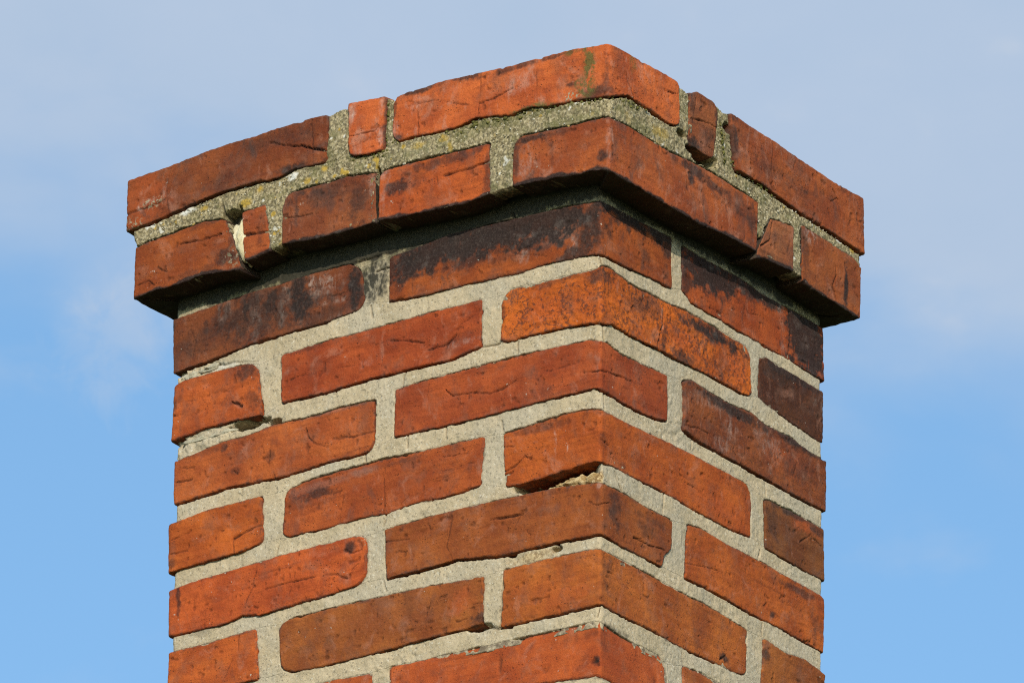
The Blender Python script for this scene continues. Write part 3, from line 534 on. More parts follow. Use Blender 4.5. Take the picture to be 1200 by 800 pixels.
MBLOBS=[
('B','yellow',-0.4839,0.6268,0.0063,0.0037,1),
('B','yellow',-0.4346,0.6202,0.0063,0.0046,1),
('B','yellow',-0.4181,0.6299,0.0052,0.0037,1),
('B','yellow',-0.3608,0.6249,0.0052,0.0037,1),
('B','yellow',-0.3382,0.632,0.0041,0.0037,1),
('B','white',-0.5029,0.6287,0.0095,0.0037,1),
('B','white',-0.3765,0.6333,0.0052,0.0037,1),
('B','yellow',-0.2252,0.6293,0.0082,0.0036,0.8),
('B','yellow',-0.1947,0.6289,0.0051,0.0027,0.8),
('B','white',-0.1938,0.6395,0.0041,0.0027,1),
('B','yellow',0.4272,0.6129,0.0046,0.0037,1),
('B','yellow',0.0887,0.6186,0.0117,0.0054,0.6),
('B','green',-0.1239,0.631,0.0404,0.0072,0.9),
('B','green',-0.0636,0.6293,0.0401,0.0054,0.9),
('B','green',0.0379,0.6298,0.0203,0.0054,0.9),
('B','green',-0.1744,0.6328,0.0203,0.0054,0.8),
('B','green',-0.2645,0.6663,0.0041,0.0237,0.9),
('B','green',-0.297,0.6336,0.0103,0.0036,0.8),
('B','green',0.1963,0.6531,0.0089,0.0182,0.7),
('B','green',0.2439,0.6339,0.021,0.0064,0.7),
('B','green',0.2066,0.6296,0.0119,0.0091,0.7),
('B','white',-0.0376,0.6272,0.003,0.0027,1),
('B','white',0.0206,0.6342,0.0058,0.0018,1),
('B','white',0.0669,0.6332,0.0058,0.0027,1),
('B','soot',0.1253,0.6319,0.0073,0.009,0.5),
('B','soot',-0.271,0.6081,0.0103,0.0054,0.9),
('S','soot',-0.2684,0.5188,0.0226,0.0217,1.2),
('S','green',-0.2818,0.522,0.0144,0.0145,0.7),
('S','green',-0.4116,0.5486,0.1257,0.0128,0.8),
('S','green',-0.1849,0.5374,0.1018,0.009,0.6),
('S','soot',0.1397,0.5398,0.0118,0.009,0.8),
('S','soot',-0.0638,0.5365,0.0803,0.0072,0.5),
('S','soot',0.2137,0.5513,0.1343,0.0145,0.7),
('S','soot',0.0448,0.3153,0.0143,0.0026,0.3),
('S','tan',-0.0134,0.2511,0.0236,0.0078,1.2),
('S','tan',-0.0774,0.1854,0.0258,0.0061,0.8),
('S','soot',0.0234,0.1016,0.0198,0.0052,0.8),
('S','soot',-0.4193,0.3994,0.0208,0.0054,0.9),  # darkness of the hole, painted onto the mortar inside it
('S','soot',-0.0926,0.2515,0.0159,0.0044,0.25),
('S','white',-0.4519,0.4692,0.021,0.0045,0.5),
('S','soot',-0.2027,0.2587,0.0161,0.0035,0.35),
('S','soot',-0.3431,0.1489,0.0204,0.0035,0.3),
('A','green',-0.3841,0.5869,0.0052,0.0237,0.6),
('A','soot',-0.4604,0.6037,0.0084,0.0092,0.5),
('A','cream',-0.4442,0.5743,0.0084,0.0256,1.3),
('S','soot',-0.4775,0.1937,0.0167,0.0045,0.4)]
SEAMS=[
('S',[(-0.1128,0.3193),(-0.073,0.3216),(-0.0363,0.3228),(0.0004,0.3189)],2.2),
('S',[(-0.2494,0.1997),(-0.2101,0.1998),(-0.167,0.2008),(-0.1121,0.194),(-0.0606,0.1939),(-0.0035,0.1916)],1.8),
('S',[(-0.1157,0.1201),(-0.0969,0.1212),(-0.0603,0.1211),(-0.0034,0.1208)],1.8),
('S',[(-0.3881,0.3923),(-0.352,0.3902),(-0.314,0.3913),(-0.2659,0.3891)],1.8),
('S',[(-0.3766,0.3199),(-0.3509,0.3239),(-0.2997,0.3257),(-0.2265,0.325)],1.2),
('S',[(-0.5076,0.3341),(-0.442,0.3373),(-0.3716,0.3339),(-0.2724,0.3372)],1.4),
('S',[(-0.0017,0.3393),(0.0376,0.3367),(0.1112,0.3428)],1.2),
('S',[(-0.2474,0.1992),(-0.2498,0.234)],0.8),
('S',[(-0.112,0.1791),(-0.1137,0.1214)],1.2),
('S',[(0.1417,0.3424),(0.2195,0.3397),(0.3313,0.338),(0.3857,0.3405)],1.4),
('S',[(0.1405,0.3961),(0.22,0.3979),(0.3245,0.3987),(0.388,0.3944)],1.2),
('S',[(0.0045,0.4675),(0.0477,0.4647),(0.1028,0.466),(0.1983,0.4694)],1.4),
('S',[(-0.5086,0.4743),(-0.4157,0.4834),(-0.3276,0.4852)],1.2),
('S',[(-0.3781,0.4115),(-0.3009,0.4124),(-0.1737,0.4095),(-0.1395,0.4148)],1.2),
('S',[(0.0119,0.2433),(0.0835,0.2431),(0.1195,0.2434)],1.4),
('S',[(-0.362,0.1847),(-0.3111,0.185),(-0.2725,0.1846)],1.2),
('B',[(-0.572,0.6043),(-0.5256,0.6077),(-0.4889,0.6116),(-0.4605,0.6092)],2.2),
('B',[(-0.1136,0.5925),(-0.1126,0.603),(-0.1016,0.6074),(-0.0765,0.6065),(-0.0335,0.6038),(0.0033,0.6019)],2.2),
('B',[(0.2184,0.6248),(0.2663,0.6246),(0.3341,0.6186),(0.4349,0.6138)],2.2),
('B',[(-0.256,0.6406),(-0.2304,0.6387),(-0.2029,0.6355)],1.5),
('B',[(-0.0716,0.6295),(-0.0386,0.6284),(-0.0146,0.6241),(0.0033,0.6234),(0.0307,0.6343)],2.2),
('B',[(-0.3876,0.6123),(-0.3535,0.6167),(-0.2803,0.614)],1.2),
('B',[(-0.2608,0.6128),(-0.1419,0.6103)],1),
('B',[(0.0669,0.6332),(0.118,0.6338)],1.6),
('B',[(0.009,0.6031),(0.1252,0.6048),(0.2541,0.6039)],1.3),
('B',[(-0.5788,0.6234),(-0.5345,0.6264),(-0.4631,0.6364)],1)]
OUTLINE={'S':([0,.2,.35,.45,.53],[-.001,-.001,-.002,-.001,.001],[.001,.001,.004,.003,.004]),'C':([.55,.60,.62,.68],[-.004,-.003,.003,.004],[-.005,-.004,-.002,-.002])}
RUBBLE_TAN=[(-0.0173, 0.252, -0.009, 0, 0.0148, 0.0061, 0.007), (-0.041, 0.2522, -0.01, 0, 0.0178, 0.0052, 0.007), (-0.0628, 0.251, -0.01, 0, 0.0109, 0.0035, 0.006), (-0.0312, 0.2578, -0.016, 0, 0.0099, 0.0044, 0.008), (-0.0509, 0.257, -0.016, 0, 0.0089, 0.0035, 0.007), (-0.0777, 0.2508, -0.008, 0, 0.006, 0.0026, 0.005)]
RUBBLE_CREAM=[(-0.4444, 0.5852, -0.01, 1, 0.0115, 0.0201, 0.009), (-0.4388, 0.5684, -0.013, 1, 0.0037, 0.0091, 0.006)]
RUBBLE_GREY=[(-0.4916, 0.4677, -0.004, 0, 0.0105, 0.0046, 0.0035), (-0.4707, 0.4709, -0.004, 0, 0.0116, 0.0036, 0.0035), (-0.5021, 0.4665, -0.005, 0, 0.0053, 0.0036, 0.004), (-0.4797, 0.398, -0.004, 0, 0.0147, 0.0036, 0.0035), (-0.4547, 0.3986, -0.004, 0, 0.0147, 0.0036, 0.0035)]
MOSS_RUNS=[(-0.256, -0.1744, 0.6388, 0.6328, 20), (-0.1694, -0.0916, 0.6361, 0.6301, 34), (-0.0917, -0.0136, 0.6346, 0.623, 30), (-0.0136, 0.0669, 0.6238, 0.6332, 25), (0.2066, 0.2813, 0.6296, 0.6236, 35), (0.192, 0.1991, 0.6697, 0.6269, 25), (-0.2617, -0.2631, 0.6856, 0.6315, 25), (-0.3073, -0.2662, 0.6352, 0.6304, 20)]
OC = OA
# four more courses just below the frame, so that the shaft does not stop at the picture's edge
for src, dst, dz_ in (('6', '8', .1545), ('7', '9', .1545), ('6', 'x', .309), ('7', 'y', .309)):
    for b in [b for b in BRICKS if b['n'][0] == src]:
        c = dict(b); c['n'] = dst + b['n'][1]
        for k in ('top', 'bot', 'left', 'right'): c[k] = [(p, z - dz_) for p, z in b[k]]
        BRICKS.append(c)
# ------------------------------------------------------------------ noise
def _h(ix, iy, iz, seed):
    h = (ix.astype(np.uint32) * np.uint32(374761393) + iy.astype(np.uint32) * np.uint32(668265263) + iz.astype(np.uint32) * np.uint32(2147483647 - 58) + np.uint32((seed * 97455 + 1013) & 0xffffffff))
    h = (h ^ (h >> np.uint32(13))) * np.uint32(1274126177)
    h = (h ^ (h >> np.uint32(16))) * np.uint32(2246822519)
    return ((h ^ (h >> np.uint32(15))) & np.uint32(0xffffff)).astype(np.float32) / np.float32(0xffffff)
def vn(x, y, seed=0):                                    # value noise, -1..1
    x = np.asarray(x, np.float32) + 1000.0; y = np.asarray(y, np.float32) + 1000.0
    xi = np.floor(x); yi = np.floor(y); fx = x - xi; fy = y - yi
    xi = xi.astype(np.int64); yi = yi.astype(np.int64); zz = np.zeros_like(xi)
    sx = fx * fx * (3 - 2 * fx); sy = fy * fy * (3 - 2 * fy)
    a = _h(xi, yi, zz, seed); b = _h(xi + 1, yi, zz, seed); c = _h(xi, yi + 1, zz, seed); d = _h(xi + 1, yi + 1, zz, seed)
    return ((a + (b - a) * sx) * (1 - sy) + (c + (d - c) * sx) * sy) * 2 - 1
def fbm(x, y, f, oct=3, seed=0, gain=0.5):
    s = 0; a = 1; t = 0
    for i in range(oct):
        s = s + a * vn(x * f, y * f, seed + i * 17); t += a; a *= gain; f *= 2.03
    return s / t
def sst(x, a, b):
    t = np.clip((x - a) / (b - a), 0, 1); return t * t * (3 - 2 * t)
def warp(p, z):                                          # shared in-plane wobble of every edge, so brick and mortar agree
    dp = fbm(p, z, 45, 2, 3) * .0005 + fbm(p, z, 230, 3, 5) * .0009
    dz = fbm(p, z, 45, 2, 11) * .0005 + fbm(p, z, 230, 3, 13) * .0007
    return dp, dz

# ------------------------------------------------------------------ geometry of a wall that turns corners
def rect(o):
    return (-WL - o, o, -o, WR + o)                      # x0, x1, y0, y1
def place(p, z, h, o, rad=.004):
    """p along the wall, h outwards from the wall plane -> world x, y, z (corners rounded by rad)"""
    x0, x1, y0, y1 = rect(o)
    Ll = x1 - x0; Lr = y1 - y0
    x = np.where(p <= 0, x1 + p, x1); y = np.where(p <= 0, y0, y0 + p)
    left = p < -Ll; x = np.where(left, x0, x); y = np.where(left, y0 + (-Ll - p), y)
    right = p > Lr; x = np.where(right, x1 - (p - Lr), x); y = np.where(right, y1, y)
    # inset rectangle by rad, then push out along the direction from the inset rectangle
    cx = np.clip(x, x0 + rad, x1 - rad); cy = np.clip(y, y0 + rad, y1 - rad)
    dx = x - cx; dy = y - cy; L = np.hypot(dx, dy); L = np.where(L < 1e-9, 1, L); nx = dx / L; ny = dy / L
    ox = cx + nx * (rad + np.maximum(h, -rad)); oy = cy + ny * (rad + np.maximum(h, -rad))
    ins = np.maximum(-h - rad, 0)
    ins = np.maximum(-h, 0)
    ix = np.clip(x, x0 + ins, x1 - ins); iy = np.clip(y, y0 + ins, y1 - ins)
    deep = h < -rad
    return np.stack([np.where(deep, ix, ox), np.where(deep, iy, oy), z], -1)

def silhouette(p, z, sid):
    # how far the hidden left and right walls stand proud of the plumb line at each height
    Z_, L_, R_ = OUTLINE['S' if sid == 'S' else 'C']
    o = 0 if sid == 'S' else OC
    l = np.interp(z, Z_, L_) * np.clip((-p - .42) / (WL + 2 * o - .42), 0, 1)
    r = np.interp(z, Z_, R_) * np.clip((p - .31) / (WR + 2 * o - .31), 0, 1)
    return l, r
def lin(c): 
    c = np.array(c) / 255.0
    return tuple(np.where(c < .04045, c / 12.92, ((c + .055) / 1.055) ** 2.4))

class Shape:
    def __init__(s, b):
        s.b = b; s.o = 0.0 if b['o'] == 'S' else OC
        s.T = np.array(sorted(b['top'])); s.B = np.array(sorted(b['bot']))
        s.L = np.array(sorted([(z, p) for p, z in b['left']])); s.Rr = np.array(sorted([(z, p) for p, z in b['right']]))
        Ll = WL + 2 * s.o; Lr = WR + 2 * s.o
        if b.get('L'): s.L = np.array([(-1, -Ll - .10), (1, -Ll - .10)])
        if b.get('R'): s.Rr = np.array([(-1, Lr + .10), (1, Lr + .10)])
        s.r = [v * (.0013 if v >= 5 else .0008) for v in b['r']]
        s.mid = (s.pl(s.T[0, 1]) + s.pr(s.T[0, 1])) / 2
    def zt(s, p): return np.interp(p, s.T[:, 0], s.T[:, 1])
    def zb(s, p): return np.interp(p, s.B[:, 0], s.B[:, 1])
    def pl(s, z): return np.interp(z, s.L[:, 0], s.L[:, 1])
    def pr(s, z): return np.interp(z, s.Rr[:, 0], s.Rr[:, 1])
    def sdf(s, p, z):                                    # negative inside
        l = s.pl(z) - p; r = p - s.pr(z); t = z - s.zt(p); b = s.zb(p) - z
        dx = np.maximum(l, r); dz = np.maximum(t, b)
        isl = l > r; ist = t > b
        rad = np.where(ist, np.where(isl, s.r[0], s.r[1]), np.where(isl, s.r[3], s.r[2]))
        qx = dx + rad; qz = dz + rad
        return np.hypot(np.maximum(qx, 0), np.maximum(qz, 0)) + np.minimum(np.maximum(qx, qz), 0) - rad

SH = [Shape(b) for b in BRICKS]

def polydist(p, z, pts):
    d = np.full(p.shape, 9.0)
    for (a, b), (c, e) in zip(pts[:-1], pts[1:]):
        vx, vz = c - a, e - b; L2 = vx * vx + vz * vz + 1e-12
        t = np.clip(((p - a) * vx + (z - b) * vz) / L2, 0, 1)
        d = np.minimum(d, np.hypot(p - a - t * vx, z - b - t * vz))
    return d

def link(name, me, parent, mat, label=None, kind=None):
    o = D.objects.new(name, me); C.collection.objects.link(o); o.parent = parent
    me.materials.append(mat)
    if label: o['label'] = label
    if kind: o['kind'] = kind
    return o
def mesh(name, V, F4, attrs=None, F3=None):
    me = D.meshes.new(name)
    nq = len(F4); n3 = 0 if F3 is None else len(F3)
    idx = np.concatenate([np.asarray(F4, np.int32).ravel(), np.zeros(0, np.int32) if F3 is None else np.asarray(F3, np.int32).ravel()])
    me.vertices.add(len(V)); me.vertices.foreach_set('co', np.asarray(V, np.float32).ravel())
    me.loops.add(len(idx)); me.loops.foreach_set('vertex_index', idx)
    me.polygons.add(nq + n3)
    st = np.concatenate([np.arange(nq) * 4, nq * 4 + np.arange(n3) * 3]).astype(np.int32)
    me.polygons.foreach_set('loop_start', st)
    me.polygons.foreach_set('use_smooth', np.ones(nq + n3, bool))
    me.update(calc_edges=True)
    for k, v in (attrs or {}).items():
        if v is None: continue
        a = me.attributes.new(k, 'FLOAT', 'POINT'); a.data.foreach_set('value', np.asarray(v, np.float32).ravel())
    me.validate()
    return me

def blobs(p, z, lst, names):
    out = {k: np.zeros(p.shape, np.float32) for k in names}
    if not lst: return out
    j1 = fbm(p, z, 110, 3, 71); j2 = fbm(p, z, 420, 2, 73)
    for k, a, b, rx, rz, s in lst:
        if k not in out: continue
        d = np.hypot((p - a) / rx, (z - b) / rz)
        if d.min() > 2.2: continue
        v = sst(1.38 - d + j1 * .6 + j2 * .28, 0, .95) * s
        out[k] = np.maximum(out[k], v)
    return out

# ------------------------------------------------------------------ materials
def attr(t, name):
    n = t.nodes.new('ShaderNodeAttribute'); n.attribute_name = name; return n.outputs['Fac']
def new_mat(name):
    m = D.materials.new(name); m.use_nodes = True; t = m.node_tree; t.nodes.clear()
    b = t.nodes.new('ShaderNodeBsdfPrincipled'); o = t.nodes.new('ShaderNodeOutputMaterial'); t.links.new(b.outputs[0], o.inputs[0])
    b.inputs['Specular IOR Level'].default_value = 0.25
    tcn = t.nodes.new('ShaderNodeTexCoord')
    return m, t, b, tcn.outputs['Object']
def stretch(t, v, s):
    n = t.nodes.new('ShaderNodeMapping'); n.inputs['Scale'].default_value = s; t.links.new(v, n.inputs['Vector']); return n.outputs[0]
K = 0.92; KC = (0.94, 1.07, 0.60)                                                  # measured picture colours -> albedo
def brick_material(tone, speck, blotch, efflo, key):
    m, t, b, co = new_mat('brick_clay_' + key)
    base = tuple(float(v) * k for v, k in zip(lin(tone), KC))
    big = noise(t, co, 22, 3, 0.5); mid = noise(t, co, 95, 4, 0.6); fine = noise(t, co, 420, 4, 0.72); grit = noise(t, co, 800, 3, 0.7)
    folds = noise(t, stretch(t, co, (30, 30, 210)), 1.0, 4, 0.6, 0.6)
    hi = tuple(min(1, v) for v in (base[0] * 1.20, base[1] * 1.27, base[2] * 1.25))
    lo = (base[0] * .74, base[1] * .66, base[2] * .74)
    c = mixc(t, ramp_node(t, big, .3, .7), lo, hi)
    smear = noise(t, stretch(t, co, (16, 16, 90)), 1.0, 5, 0.65, 0.8)
    c = mixc(t, math_node(t, 'MULTIPLY', ramp_node(t, smear, .52, .70), .55), c, (base[0] * .50, base[1] * .48, base[2] * .62))
    c = mixc(t, math_node(t, 'MULTIPLY', ramp_node(t, smear, .46, .32), .35), c, (base[0] * 1.12, base[1] * 1.32, base[2] * 1.5))
    c = mixc(t, math_node(t, 'MULTIPLY', ramp_node(t, mid, .48, .70), .5), c, (base[0] * .62, base[1] * .55, base[2] * .7))
    c = mixc(t, math_node(t, 'MULTIPLY', ramp_node(t, folds, .52, .75), .35), c, (base[0] * .7, base[1] * .6, base[2] * .6))
    c = mixc(t, math_node(t, 'MULTIPLY', ramp_node(t, fine, .54, .72), .42), c, (base[0] * 1.35, base[1] * 1.75, base[2] * 1.9))
    c = mixc(t, math_node(t, 'MULTIPLY', ramp_node(t, grit, .56, .7), .45), c, (base[0] * .5, base[1] * .45, base[2] * .5))
    c = mixc(t, math_node(t, 'MULTIPLY', attr(t, 'orange'), .75), c, (.44, .088, .02))
    c = mixc(t, math_node(t, 'MULTIPLY', attr(t, 'brown'), .8), c, (.25, .075, .027))
    if speck:
        sp = noise(t, co, 260, 4, 0.7); s2 = noise(t, co, 60, 3, 0.5)
        f = math_node(t, 'ADD', sp, math_node(t, 'MULTIPLY', s2, .45))
        c = mixc(t, math_node(t, 'MULTIPLY', ramp_node(t, f, .745, .83), .7 * speck), c, (.065, .026, .02))
        f3 = math_node(t, 'ADD', noise(t, co, 330, 3, 0.6), 0)
        c = mixc(t, math_node(t, 'MULTIPLY', ramp_node(t, f3, .57, .66), .5 * speck), c, (.46, .115, .03))
    dn = noise(t, co, 42, 4, .6)
    c = mixc(t, math_node(t, 'MULTIPLY', ramp_node(t, dn, .50, .72), .38), c, (.17, .085, .058))
    pk = noise(t, stretch(t, co, (1, 1, .75)), 46, 6, .68, .6)
    c = mixc(t, math_node(t, 'MULTIPLY', ramp_node(t, pk, .53, .72), .30 + .5 * min(1, efflo)), c, (.46, .225, .155))
    # firing bloom: dull dark clouds that run over some bricks
    bn = noise(t, stretch(t, co, (1, 1, .7)), 38, 5, 0.6, 0.8)
    c = mixc(t, math_node(t, 'MULTIPLY', ramp_node(t, bn, .53, .70), blotch), c, (.085, .045, .036))
    c = mixc(t, math_node(t, 'MULTIPLY', attr(t, 'grey'), .5), c, (.20, .15, .13))
    # lime bloom in upright runs
    en = noise(t, stretch(t, co, (130, 130, 75)), 1.0, 6, 0.7, 0.5)
    ef = math_node(t, 'MULTIPLY', attr(t, 'efflo'), ramp_node(t, en, .40, .68))
    c = mixc(t, math_node(t, 'MULTIPLY', ef, .6), c, (.52, .42, .37))
    if efflo:
        c = mixc(t, math_node(t, 'MULTIPLY', ramp_node(t, noise(t, stretch(t, co, (90, 90, 40)), 1.0, 5, 0.65), .56, .72), efflo * .5), c, (.50, .30, .23))
    # sooty stains, and the shade painted in beneath the cap
    sn = noise(t, stretch(t, co, (130, 130, 70)), 1.0, 5, 0.65)
    so = math_node(t, 'MULTIPLY', attr(t, 'soot'), ramp_node(t, math_node(t, 'ADD', sn, math_node(t, 'MULTIPLY', attr(t, 'soot'), .28)), .30, .76), clamp=True)
    soot_shade_c = mixc(t, ramp_node(t, fine, .45, .7), (.014, .012, .012), (.045, .036, .034))
    soot_shade_c = mixc(t, math_node(t, 'MULTIPLY', ramp_node(t, noise(t, co, 55, 5, .65), .52, .72), .6), soot_shade_c, (.105, .092, .085))
    c = mixc(t, math_node(t, 'MULTIPLY', so, .93, clamp=True), c, soot_shade_c)
    # grime along worn edges and in cracks
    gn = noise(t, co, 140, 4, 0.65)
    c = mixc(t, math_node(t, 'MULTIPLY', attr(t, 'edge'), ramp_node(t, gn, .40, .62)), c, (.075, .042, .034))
    c = mixc(t, math_node(t, 'MULTIPLY', attr(t, 'crack'), .95), c, (.022, .012, .010))
    # lichen specks, moss
    ln = noise(t, co, 310, 3, 0.6)
    c = mixc(t, math_node(t, 'MULTIPLY', attr(t, 'lich'), ramp_node(t, ln, .50, .60)), c, mixc(t, fine, (.20, .20, .11), (.46, .44, .33)))
    stray = math_node(t, 'MULTIPLY', ramp_node(t, noise(t, co, 240, 2, 0.5), .735, .76), ramp_node(t, noise(t, co, 17, 2, 0.5), .45, .6))
    c = mixc(t, math_node(t, 'MULTIPLY', stray, .75), c, (.48, .44, .38))
    ms = math_node(t, 'MULTIPLY', attr(t, 'moss'), ramp_node(t, noise(t, co, 160, 4, 0.65), .36, .56), clamp=True)
    c = mixc(t, math_node(t, 'MULTIPLY', ms, .85), c, mixc(t, fine, (.05, .058, .014), (.13, .14, .042)))
    t.links.new(c, b.inputs['Base Color'])
    b.inputs['Roughness'].default_value = 0.9
    pv = t.nodes.new('ShaderNodeTexVoronoi'); pv.inputs['Scale'].default_value = 300; t.links.new(stretch(t, co, (1, 1, 1.7)), pv.inputs['Vector'])
    ps = t.nodes.new('ShaderNodeSeparateColor'); t.links.new(pv.outputs['Color'], ps.inputs[0])
    pore = math_node(t, 'MULTIPLY', ramp_node(t, math_node(t, 'ADD', pv.outputs['Distance'], math_node(t, 'MULTIPLY', fine, .18)), .38, .26), math_node(t, 'MULTIPLY', ramp_node(t, ps.outputs[0], .62, .66), ramp_node(t, noise(t, co, 33, 3, .6), .50, .62)))
    c = mixc(t, math_node(t, 'MULTIPLY', pore, .5), c, (.07, .03, .02))
    t.links.new(c, b.inputs['Base Color'])
    bump = t.nodes.new('ShaderNodeBump'); bump.inputs['Strength'].default_value = 0.8; bump.inputs['Distance'].default_value = 0.0012
    hsum = math_node(t, 'ADD', math_node(t, 'MULTIPLY', fine, .8), math_node(t, 'MULTIPLY', grit, .45))
    hsum = math_node(t, 'ADD', hsum, math_node(t, 'MULTIPLY', folds, .6))
    hsum = math_node(t, 'SUBTRACT', hsum, math_node(t, 'MULTIPLY', pore, 1.2))
    t.links.new(hsum, bump.inputs['Height']); t.links.new(bump.outputs[0], b.inputs['Normal'])
    return m
def mortar_material():
    m, t, b, co = new_mat('lime_mortar')
    big = noise(t, co, 30, 4, 0.6); mid = noise(t, co, 260, 3, 0.6); fine = noise(t, co, 950, 3, 0.7)
    vo = t.nodes.new('ShaderNodeTexVoronoi'); vo.inputs['Scale'].default_value = 620; t.links.new(co, vo.inputs['Vector'])
    sepc = t.nodes.new('ShaderNodeSeparateColor'); t.links.new(vo.outputs['Color'], sepc.inputs[0])
    c = mixc(t, ramp_node(t, big, .3, .7), (.415, .338, .222), (.53, .435, .298))
    c = mixc(t, math_node(t, 'MULTIPLY', ramp_node(t, noise(t, co, 13, 3, .6), .45, .62), .6), c, (.43, .385, .30))
    c = mixc(t, math_node(t, 'MULTIPLY', ramp_node(t, fine, .5, .75), .4), c, (.31, .255, .16))
    c = mixc(t, math_node(t, 'MULTIPLY', ramp_node(t, mid, .54, .74), .35), c, (.60, .53, .39))
    c = mixc(t, math_node(t, 'MULTIPLY', ramp_node(t, sepc.outputs[0], .93, .95), .55), c, (.17, .145, .105))
    c = mixc(t, math_node(t, 'MULTIPLY', ramp_node(t, sepc.outputs[1], .955, .97), .4), c, (.68, .65, .56))
    c = mixc(t, math_node(t, 'MULTIPLY', attr(t, 'tan'), .8), c, mixc(t, ramp_node(t, mid, .42, .6), (.22, .125, .045), (.56, .42, .23)))
    c = mixc(t, math_node(t, 'MULTIPLY', attr(t, 'cream'), .95), c, (.72, .63, .40))
    # weathered cap: washed out sand grains, algae and lichen
    g = attr(t, 'grime')
    gr = mixc(t, ramp_node(t, mid, .36, .64), (.125, .10, .05), (.36, .30, .17))
    gr = mixc(t, math_node(t, 'MULTIPLY', ramp_node(t, sepc.outputs[0], .74, .80), .8), gr, (.50, .43, .28))
    gr = mixc(t, math_node(t, 'MULTIPLY', ramp_node(t, sepc.outputs[1], .82, .86), .8), gr, (.075, .065, .035))
    gr = mixc(t, math_node(t, 'MULTIPLY', ramp_node(t, noise(t, co, 75, 4, .6), .50, .68), .55), gr, (.15, .145, .05))
    c = mixc(t, g, c, gr)
    gn = ramp_node(t, noise(t, co, 190, 4, .65), .36, .56)
    c = mixc(t, math_node(t, 'MULTIPLY', math_node(t, 'MULTIPLY', attr(t, 'green'), gn), .75), c, mixc(t, fine, (.055, .056, .014), (.15, .15, .05)))
    c = mixc(t, math_node(t, 'MULTIPLY', attr(t, 'yellow'), ramp_node(t, mid, .3, .5)), c, mixc(t, fine, (.33, .21, .03), (.52, .36, .08)))
    c = mixc(t, math_node(t, 'MULTIPLY', attr(t, 'white'), ramp_node(t, mid, .3, .5)), c, (.70, .69, .63))
    sn = ramp_node(t, noise(t, stretch(t, co, (150, 150, 70)), 1.0, 4, .65), .28, .6)
    over = math_node(t, 'SUBTRACT', attr(t, 'soot'), 1.0, clamp=True)
    sooty = math_node(t, 'MAXIMUM', math_node(t, 'MULTIPLY', attr(t, 'soot'), sn, clamp=True), over)  # sooty stains plus painted shade; strong values override the noise
    c = mixc(t, math_node(t, 'MULTIPLY', sooty, .93), c, (.03, .028, .022))
    c = mixc(t, math_node(t, 'MULTIPLY', attr(t, 'edge'), ramp_node(t, noise(t, co, 120, 4, .65), .36, .62)), c, (.17, .13, .09))
    c = mixc(t, math_node(t, 'MULTIPLY', ramp_node(t, noise(t, stretch(t, co, (60, 60, 18)), 1.0, 5, .65), .60, .78), .3), c, (.30, .25, .175))
    c = mixc(t, math_node(t, 'MULTIPLY', attr(t, 'crack'), .9), c, (.04, .03, .022))
    t.links.new(c, b.inputs['Base Color']); b.inputs['Roughness'].default_value = 0.95
    bump = t.nodes.new('ShaderNodeBump'); bump.inputs['Strength'].default_value = 0.6; bump.inputs['Distance'].default_value = 0.0012
    t.links.new(math_node(t, 'ADD', fine, math_node(t, 'MULTIPLY', mid, .8)), bump.inputs['Height']); t.links.new(bump.outputs[0], b.inputs['Normal'])
    return m
MORTAR = mortar_material()

# ------------------------------------------------------------------ ground
def ground():
    m, t, b, co = new_mat('grass_ground')
    c = mixc(t, ramp_node(t, noise(t, co, .6, 6, .6), .35, .65), (.035, .055, .018), (.085, .10, .035))
    t.links.new(c, b.inputs['Base Color']); b.inputs['Roughness'].default_value = 1
    s = 900.0; n = 12
    V = [(-s + 2 * s * i / n, -s + 2 * s * j / n, -4.75) for j in range(n + 1) for i in range(n + 1)]
    F = [(j * (n + 1) + i, j * (n + 1) + i + 1, (j + 1) * (n + 1) + i + 1, (j + 1) * (n + 1) + i) for j in range(n) for i in range(n)]
    o = link('ground', mesh('ground', V, F), None, m, kind='structure')
ground()

# ------------------------------------------------------------------ the chimney
chimney = D.objects.new('chimney', None); C.collection.objects.link(chimney)
chimney.location = (-WL / 2, WR / 2, -4.75)
chimney['label'] = 'old red brick chimney with an overhanging two-course cap and pale mortar joints against blue sky'
chimney['category'] = 'chimney'
def adopt(o):
    o.parent = chimney; o.matrix_parent_inverse = Matrix.Translation(-Vector(chimney.location)); return o

def box(name, x0, x1, y0, y1, z0, z1, mat):
    V = [(x, y, z) for z in (z0, z1) for y in (y0, y1) for x in (x0, x1)]
    F = [(0, 2, 3, 1), (4, 5, 7, 6), (0, 1, 5, 4), (1, 3, 7, 5), (3, 2, 6, 7), (2, 0, 4, 6)]
    me = mesh(name, V, F, {'grime': np.ones(8), 'green': np.ones(8) * .6, 'soot': np.ones(8) * 1.2})  # near-black tone paints in the shade beneath the cap
    for pl in me.polygons: pl.use_smooth = False
    return adopt(link(name, me, chimney, mat))
box('inner_masonry', -WL + .034, -.034, .034, WR - .034, -4.75, .565, MORTAR)
xx0, xx1, yy0, yy1 = rect(OC)
box('cap_masonry', xx0 + .018, xx1 - .018, yy0 + .018, yy1 - .018, .5645, .668, MORTAR)

